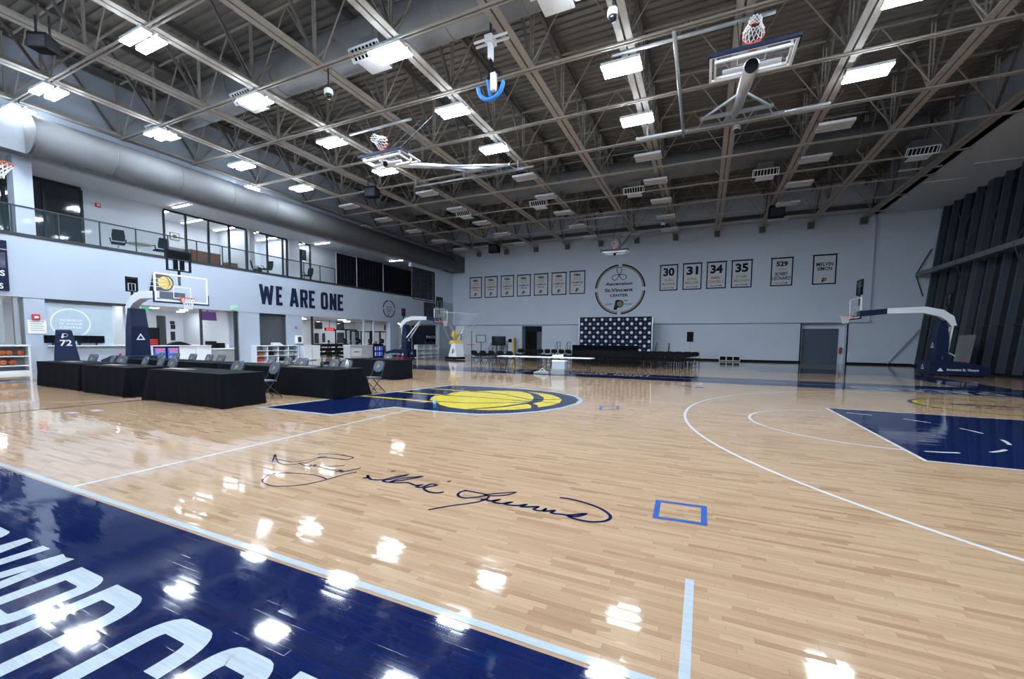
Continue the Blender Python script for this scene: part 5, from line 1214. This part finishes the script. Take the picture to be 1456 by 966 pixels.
# items on counter and kitchenette
def cnt(u, v_, X=XL-.3): p = at(u, v_, X=X); return (X, p.y, 1.1)
t = thing('snack_rack', 'black snack box with red packets on the reception counter', 'box', cnt(214, 480)); MB().box(-.2, .2, -.3, .3, 0, .9).build('box_body', BLACK, t); 
for j in range(3): MB().box(.2, .22, -.2, .2, .04+.1*j, .11+.1*j).build('packet_row', RED, t)
t = thing('gym_bag', 'black slumped jacket lying on the reception counter', 'bag', cnt(252, 490)); MB().prism([(-.6, 0), (.6, 0), (.4, .1), (.1, .2), (-.15, .18), (-.4, .06)], lambda x, z, q: (q, x, z), -.2, .2).build('bag_body', BLACK, t, bevel=.03)
o = MB().prism([(-.25, 0), (.25, 0), (.25, .02), (-.25, .02)], lambda x, z, q: (q, x, z), -.15, .15).build('papers', PAPER); o.location = cnt(280, 489); tag(o, 'loose white papers on the reception counter', 'paper')
ya, yb = YG(302), YG(336)
t = thing('low_cabinet', 'grey fronted low cabinet at the end of the reception counter', 'cabinet', (XL-.15, (ya+yb)/2, 0)); h = (yb-ya)/2
MB().box(-.6, 0, -h, h, .06, .85).build('cabinet_body', GREYC, t); MB().box(-.62, .03, -h, h, .85, .92).build('worktop', WHITEC, t)
t = thing('coffee_machine', 'black coffee machine cluster on the low cabinet', 'coffee machine', (XL-.4, YG(311), .92)); MB().box(-.2, .2, -.4, .0, 0, .4).build('machine_body', BLACK, t, bevel=.02); MB().box(-.2, .2, .05, .45, 0, .3).build('side_machine', BLACK, t, bevel=.02); MB().cyl((.1, .62, 0), (.1, .62, .22), .07, 12).build('jug', WHITEM, t)
kx = XB+.05
ya, yb = at(268, 472, X=kx).y, at(337, 472, X=kx).y; za, zb2 = at(300, 485, X=kx).z, at(300, 461, X=kx).z
t = thing('wall_cabinet', 'long grey wall cabinet at the back of the reception', 'cabinet', (kx, (ya+yb)/2, za)); h = (yb-ya)/2
for i in range(4): MB().box(0, .38, -h+i*h/2+.005, -h+(i+1)*h/2-.005, 0, zb2-za).build('cabinet_door', GREYC, t)
MB().box(0, .36, -h, h, -.02, 0).build('cabinet_base', WHITEC, t)
def back_door(u0, u1, v0_, v1_, n, lab, m=DARK, X=None):
    X = X or XB+.01
    a, b = at(u0, v0_, X=X), at(u1, v1_, X=X); return struct('door_%d' % n, MB().box(X, X+.05, a.y, b.y, max(0, min(a.z, b.z)), min(max(a.z, b.z), ZS-.05)), m, lab)
back_door(222, 238, 449, 520, 4, 'dark glazed door at the back of the reception', DGL); back_door(162, 180, 452, 520, 5, 'dark glazed door left of the reception', DGL)
t = thing('hanging_screen', 'tilted screen under the reception ceiling showing a purple picture', 'screen', (XL-1.2, YG(314), 2.78)); MB().prism([(-.45, -.25), (.45, -.25), (.45, .25), (-.45, .25)], lambda x, z, q: (q+.12*-z, x, z), 0, .06).build('screen', emit('purple_screen', (.20, .08, .38), .45, .02), t); MB().bar((-.0, 0, .2), (-.0, 0, .36), .05).build('mount', DARK, t)
for u in (244.5, 246): 
    p = at(u, 478 if u < 245 else 497, X=XB+.02)
for j, (u, v_, hh2) in enumerate(((245, 459, .1), (246, 465, .14), (246, 478, .28))):
    p = at(u, v_, X=XB+.02); o = MB().box(0, .03, -.12, .12, -hh2, hh2).build('wall_control', DARK); o.location = (XB, p.y, p.z); tag(o, '%s of the three dark control boxes on the reception back wall' % ('topmost', 'middle', 'lowest and tallest')[j], 'control box', 'reception wall controls')
# shelving under the dark window
ya, yb = YG(357), YG(417)
t = thing('open_shelf_unit', 'white open shelf unit with bins below the dark window', 'shelf', (XL+.02, (ya+yb)/2, 0)); h = (yb-ya)/2
MB().box(-.1, .5, -h, h, 1.02, 1.07).build('top', WHITEC, t); MB().box(-.1, -.08, -h, h, 0, 1.02).build('back', GREYC, t)
for i in range(5): y = -h+i*h/2; MB().box(-.1, .46, y-.02, y+.02, 0, 1.02).build('divider', WHITEC, t)
for i, z in enumerate((.02, .4, .72)): MB().box(-.08, .46, -h, h, z, z+.03).build('shelf', WHITEC, t)
for i, (m, z) in enumerate(((RED, .05), (BROWN, .43), (BLACK, .05), (BLACK, .43), (DARK, .75), (BLACK, .05), (GREYC, .43), (DARK, .05))):
    o = MB().box(0, .3, -.16, .16, 0, .22).build('storage_bin', m); o.location = (XL+.06, (ya+yb)/2-h+.3+(i // 2)*h/2, z); tag(o, '%s storage bin on the %s shelf, %s compartment from the reception side' % ({'red_plastic': 'red', 'brown_wood_veneer': 'brown', 'black_paint': 'black', 'dark_grey_metal': 'dark grey', 'grey_laminate': 'light grey'}[m.name], {.05: 'bottom', .43: 'middle', .75: 'top'}[z], NTH[i // 2]), 'bin', 'bins in the open shelves')
t = thing('towel_stack', 'folded white towels on the open shelf unit', 'towels', (XL+.2, YG(391), 1.07)); 
for j in range(3): MB().box(-.15, .15, -.35, .3-.08*j, .06*j, .06*j+.055).build('towel', PAPER, t, bevel=.02)
# weight room
yw0, yw1 = YG(433), YG(553)
t = thing('half_wall_cabinet', 'white cabinet beside the weight room entrance', 'cabinet', (XL-.05, (YG(426)+YG(449))/2, 0)); h = (YG(449)-YG(426))/2
MB().box(-.4, .45, -h, h, .05, 1.02).build('cabinet_body', WHITEC, t); MB().box(-.42, .47, -h-.02, h+.02, 1.02, 1.06).build('worktop', WHITEC, t); MB().box(.45, .46, -.01, .01, .05, 1.02).build('door_gap', GREYC, t)
def rack(X, y, lab, w_=1.2, hgt=2.5):
    t = thing('squat_rack', lab, 'gym rack', (X, y, 0), 0, 'weight room racks')
    for sx in (-.6, .6):
        for sy in (-w_/2, w_/2): MB().box(sx-.04, sx+.04, sy-.04, sy+.04, 0, hgt).build('upright', BLACK, t)
        MB().box(sx-.04, sx+.04, -w_/2, w_/2, hgt-.08, hgt).build('top_bar', BLACK, t)
    for sy in (-w_/2, w_/2): MB().box(-.6, .6, sy-.04, sy+.04, hgt-.08, hgt).box(-.6, .6, sy-.04, sy+.04, 0, .08).build('side_bar', BLACK, t)
    MB().cyl((.66, -.85, 1.35), (.66, .85, 1.35), .02, 8).build('barbell', CHROME, t)
    for s in (-1, 1): MB().cyl((.66, s*.7, 1.35), (.66, s*.8, 1.35), .22, 20).build('weight_plate', BLACK, t)
for k, (u, dx) in enumerate(((492, 2.6), (527, 2.6))): rack(XL-dx, at(u, 480, X=XL-dx).y, ('black squat rack next to the dumbbell rack', 'black squat rack beside the white pier')[k], 1.1, 2.35-.1*(k % 2))
def dumbbell_rack(X, y, l, lab):
    t = thing('dumbbell_rack', lab, 'dumbbell rack', (X, y, 0))
    for s in (-1, 1): MB().prism([(-.3, 0), (.3, 0), (.1, 1.05), (-.1, 1.05)], lambda a_, z, q: (a_, s*l/2+q, z), -.03, .03).build('end_frame', BLACK, t)
    for z, xx in ((.3, .22), (.62, .12), (.94, .02)): MB().box(xx-.1, xx+.12, -l/2, l/2, z-.03, z).build('tray', BLACK, t)
    d0 = None
    for z, xx in ((.3, .24), (.62, .14), (.94, .04)):
        for i in range(int(l/.27)):
            if d0 is None:
                d0 = MB().cyl((-.17, 0, 0), (-.05, 0, 0), .1, 10).cyl((.05, 0, 0), (.17, 0, 0), .1, 10).cyl((-.06, 0, 0), (.06, 0, 0), .02, 8).build('dumbbell', BLACK); o = d0; tag(o, 'black round-ended dumbbell on the weight room rack', 'dumbbell', 'dumbbells on the racks')
            else: o = d0.copy(); COL.objects.link(o)
            o['label'] = '%s black dumbbell from the free-standing counter end on the %s tray' % (NTH[int(l/.27)-1-i], {.3: 'bottom', .62: 'middle', .94: 'top'}[z])
            o.location = (X+xx, y-l/2+.16+i*.27, z+.1)
dumbbell_rack(XL-1.3, (at(452, 495, X=XL-1.3).y+at(490, 495, X=XL-1.3).y)/2, 3.4, 'long black dumbbell rack across the weight room opening')
p = at(469, 468.5, X=XL-3.5); t = thing('led_clock', 'red glowing digital clock high in the weight room', 'clock', (XL-3.5, p.y, min(p.z, 2.7))); MB().box(-.05, .0, -.5, .5, -.13, .13).build('clock_case', BLACK, t)
for j in range(3): MB().box(.0, .01, -.36+.26*j, -.16+.26*j, -.09, .09).build('digit', REDE, t)
MB().bar((-.03, 0, .1), (-.03, 0, ZS-t.location.z+.02), .03).build('mount', DARK, t)
for k, (u0, u1, v0_, v1_) in enumerate(((447, 458, 453, 468), (478, 489, 453, 469), (447, 453, 474, 488), (458, 462, 474, 487), (479, 489, 473, 488), (520, 530, 470, 484), (546, 552, 453, 470))):
    back_door(u0, u1, v0_, v1_, 0, '', DGL).name = 'window_back'
for o in [o for o in bpy.data.objects if o.name.startswith('window_back')]: o['label'] = 'small dark green window in the weight room back wall'
def cable_machine(u, dx, lab):
    X = XL-dx; t = thing('cable_machine', lab, 'gym machine', (X, at(u, 480, X=X).y, 0))
    for s in (-1, 1): MB().box(-.05, .05, s*.45-.05, s*.45+.05, 0, 2.3).build('upright', BLACK, t); MB().box(-.4, .4, s*.45-.05, s*.45+.05, 0, .08).build('foot', BLACK, t)
    MB().box(-.06, .06, -.5, .5, 2.2, 2.3).build('top_bar', BLACK, t)
    for k in range(9): MB().box(-.12, .12, -.2, .2, .12+.09*k, .195+.09*k).build('weight_plate', DARK, t)
    MB().cyl((.0, 0, .9), (.0, 0, 2.2), .015, 6).build('guide_rod', CHROME, t); MB().tube([(.3, -.35, 1.5), (.35, 0, 1.58), (.3, .35, 1.5)], .02, 6).tube([(.0, 0, 2.2), (.35, 0, 1.58)], .01, 6).build('pull_bar', DARK, t)
def bike(u, dx, lab):
    X = XL-dx; t = thing('exercise_bike', lab, 'exercise bike', (X, at(u, 480, X=X).y, 0), .4)
    MB().bar((-.5, 0, .05), (.5, 0, .05), .08, .06).bar((-.5, -.25, .04), (-.5, .25, .04), .06).bar((.5, -.25, .04), (.5, .25, .04), .06).build('base', BLACK, t)
    MB().cyl((.35, -.04, .35), (.35, .04, .35), .27, 20).build('flywheel', DARK, t); MB().bar((-.2, 0, .05), (-.3, 0, .95), .06).build('seat_post', BLACK, t); MB().box(-.42, -.15, -.12, .12, .95, 1.02).build('saddle', BLACK, t, bevel=.02)
    MB().bar((.25, 0, .3), (.35, 0, 1.15), .06).build('front_post', BLACK, t); MB().tube([(.5, -.25, 1.2), (.36, 0, 1.15), (.5, .25, 1.2)], .02, 6).build('handlebar', BLACK, t); MB().box(.36, .4, -.14, .14, 1.2, 1.4).build('console', SCREEN, t)
cable_machine(504, 4.7, 'tall black cable machine behind the free-standing counter'); cable_machine(545, 3.0, 'tall black cable machine seen beside the white pier')
bike(474, 4.4, 'black exercise bike below the red digital clock'); bike(461, 4.2, 'black exercise bike behind the dumbbell rack'); bike(584, 1.2, 'black exercise bike behind the far hoop arm')
# white cabinet and fridge in front of the weight room
X = XL+.9
ya, yb = at(498, 500, X=X).y, at(530, 500, X=X).y
t = thing('drinks_counter', 'white free-standing counter with a paper notice on its front', 'counter', (X, (ya+yb)/2, 0)); h = (yb-ya)/2
MB().box(-.7, 0, -h, h, .06, 1.02).build('counter_body', mat('pale_grey_laminate', (.45, .48, .53), .5), t); MB().box(-.74, .04, -h-.03, h+.03, 1.02, 1.06).build('worktop', WHITEC, t); MB().box(0, .006, -h+.1, -h+1.15, .2, .82).build('notice', PAPER, t); MB().box(.006, .008, -h+.35, -h+.9, .5, .56).build('notice_print', DARK, t)
ya, yb = at(531, 500, X=X).y, at(545, 500, X=X).y
t = thing('drinks_fridge', 'tall black drinks fridge with blue bottles lit inside', 'fridge', (X, (ya+yb)/2, 0)); h = (yb-ya)/2
MB().box(-.6, 0, -h, h, .02, 1.15).build('fridge_body', BLACK, t)
for j in (0, 1):
    for i in range(4): MB().cyl((.02, -h+.2+i*(2*h-.4)/3, .15+.45*j), (.02, -h+.2+i*(2*h-.4)/3, .48+.45*j), .06, 10).build('lit_bottle', BLUEE if i % 2 else FRIDGEW, t)
o = copy_tree(b0, None, (X-.3, (ya+yb)/2, 1.28), label='orange brown basketball on the tall drinks fridge'); 
t = thing('wire_basket', 'shallow wire tray holding the ball on the tall drinks fridge', 'basket', (X-.3, (ya+yb)/2, 1.15)); MB().tube([(.2*math.cos(2*math.pi*i/16), .2*math.sin(2*math.pi*i/16), .08) for i in range(16)], .012, 6, True).build('rim', DARK, t); MB().lathe([(.17, 0), (.17, .02)], n=16).build('tray', DARK, t)
# treadmill-like machines and cubby near the far hoop
X = XL-1.5
for k, u in enumerate((572, 604, 614)):
    y = at(u, 480, X=X).y; t = thing('treadmill', ('black treadmill behind the far hoop tower', 'black treadmill beside the navy wall sign', 'black treadmill nearest the corner wall stub')[k], 'treadmill', (X, y, 0))
    MB().box(-.9, .7, -.35, .35, .05, .22).build('deck', BLACK, t, bevel=.02)
    for s in (-1, 1): MB().bar((.6, s*.32, .2), (.35, s*.32, 1.35), .06).build('upright', DARK, t); MB().bar((.35, s*.32, 1.1), (-.1, s*.32, 1.0), .05).build('handrail', DARK, t)
    MB().box(.28, .38, -.38, .38, 1.3, 1.62).build('console', SCREEN, t)
ya, yb = at(592, 495, X=XL+.3).y, at(622, 495, X=XL+.3).y
t = thing('cubby_shelf', 'white open cubby shelf behind the far hoop', 'shelf', (XL+.05, (ya+yb)/2, 0)); h = (yb-ya)/2
MB().box(0, .4, -h, h, .98, 1.03).build('top', WHITEC, t); MB().box(0, .02, -h, h, 0, 1).build('back', WHITEC, t)
for i in range(4): y = -h+i*2*h/3; MB().box(0, .4, y-.02, y+.02, 0, .98).build('divider', WHITEC, t)
for z in (.05, .5): MB().box(0, .4, -h, h, z, z+.03).build('shelf', WHITEC, t)
p = at(619, 480, X=XL-1.0)
t = thing('navy_wall_sign', 'navy sign strip with white capitals in the weight room', 'sign', (XL-.9, at(617, 480, X=XL-.9).y, 1.5)); MB().box(0, .05, -1.7, 1.2, 0, .62).build('sign_board', NAVYF, t); MB().box(-.02, .04, -1.6, -1.5, -1.5, 0).box(-.02, .04, 1.0, 1.1, -1.5, 0).build('sign_leg', DARK, t); text('sign_text', 'PACERS', WHITEF, t, lambda x, y, q: (.05+q, x, y), -1.4, .9, .18, .45, .004)
# red cones by the far hoop
for k in range(2):
    t = thing('floor_cone', 'small red cone by the far hoop base, %s' % ('nearer the wall' if k == 0 else 'nearer the court'), 'cone', (-16.6+.5*k, 16.6, 0), 0, 'red floor cones'); MB().lathe([(.1, .02), (.02, .3), (.005, .31)], n=12).build('cone_body', RED, t, True); MB().box(-.13, .13, -.13, .13, 0, .02).build('cone_base', RED, t)
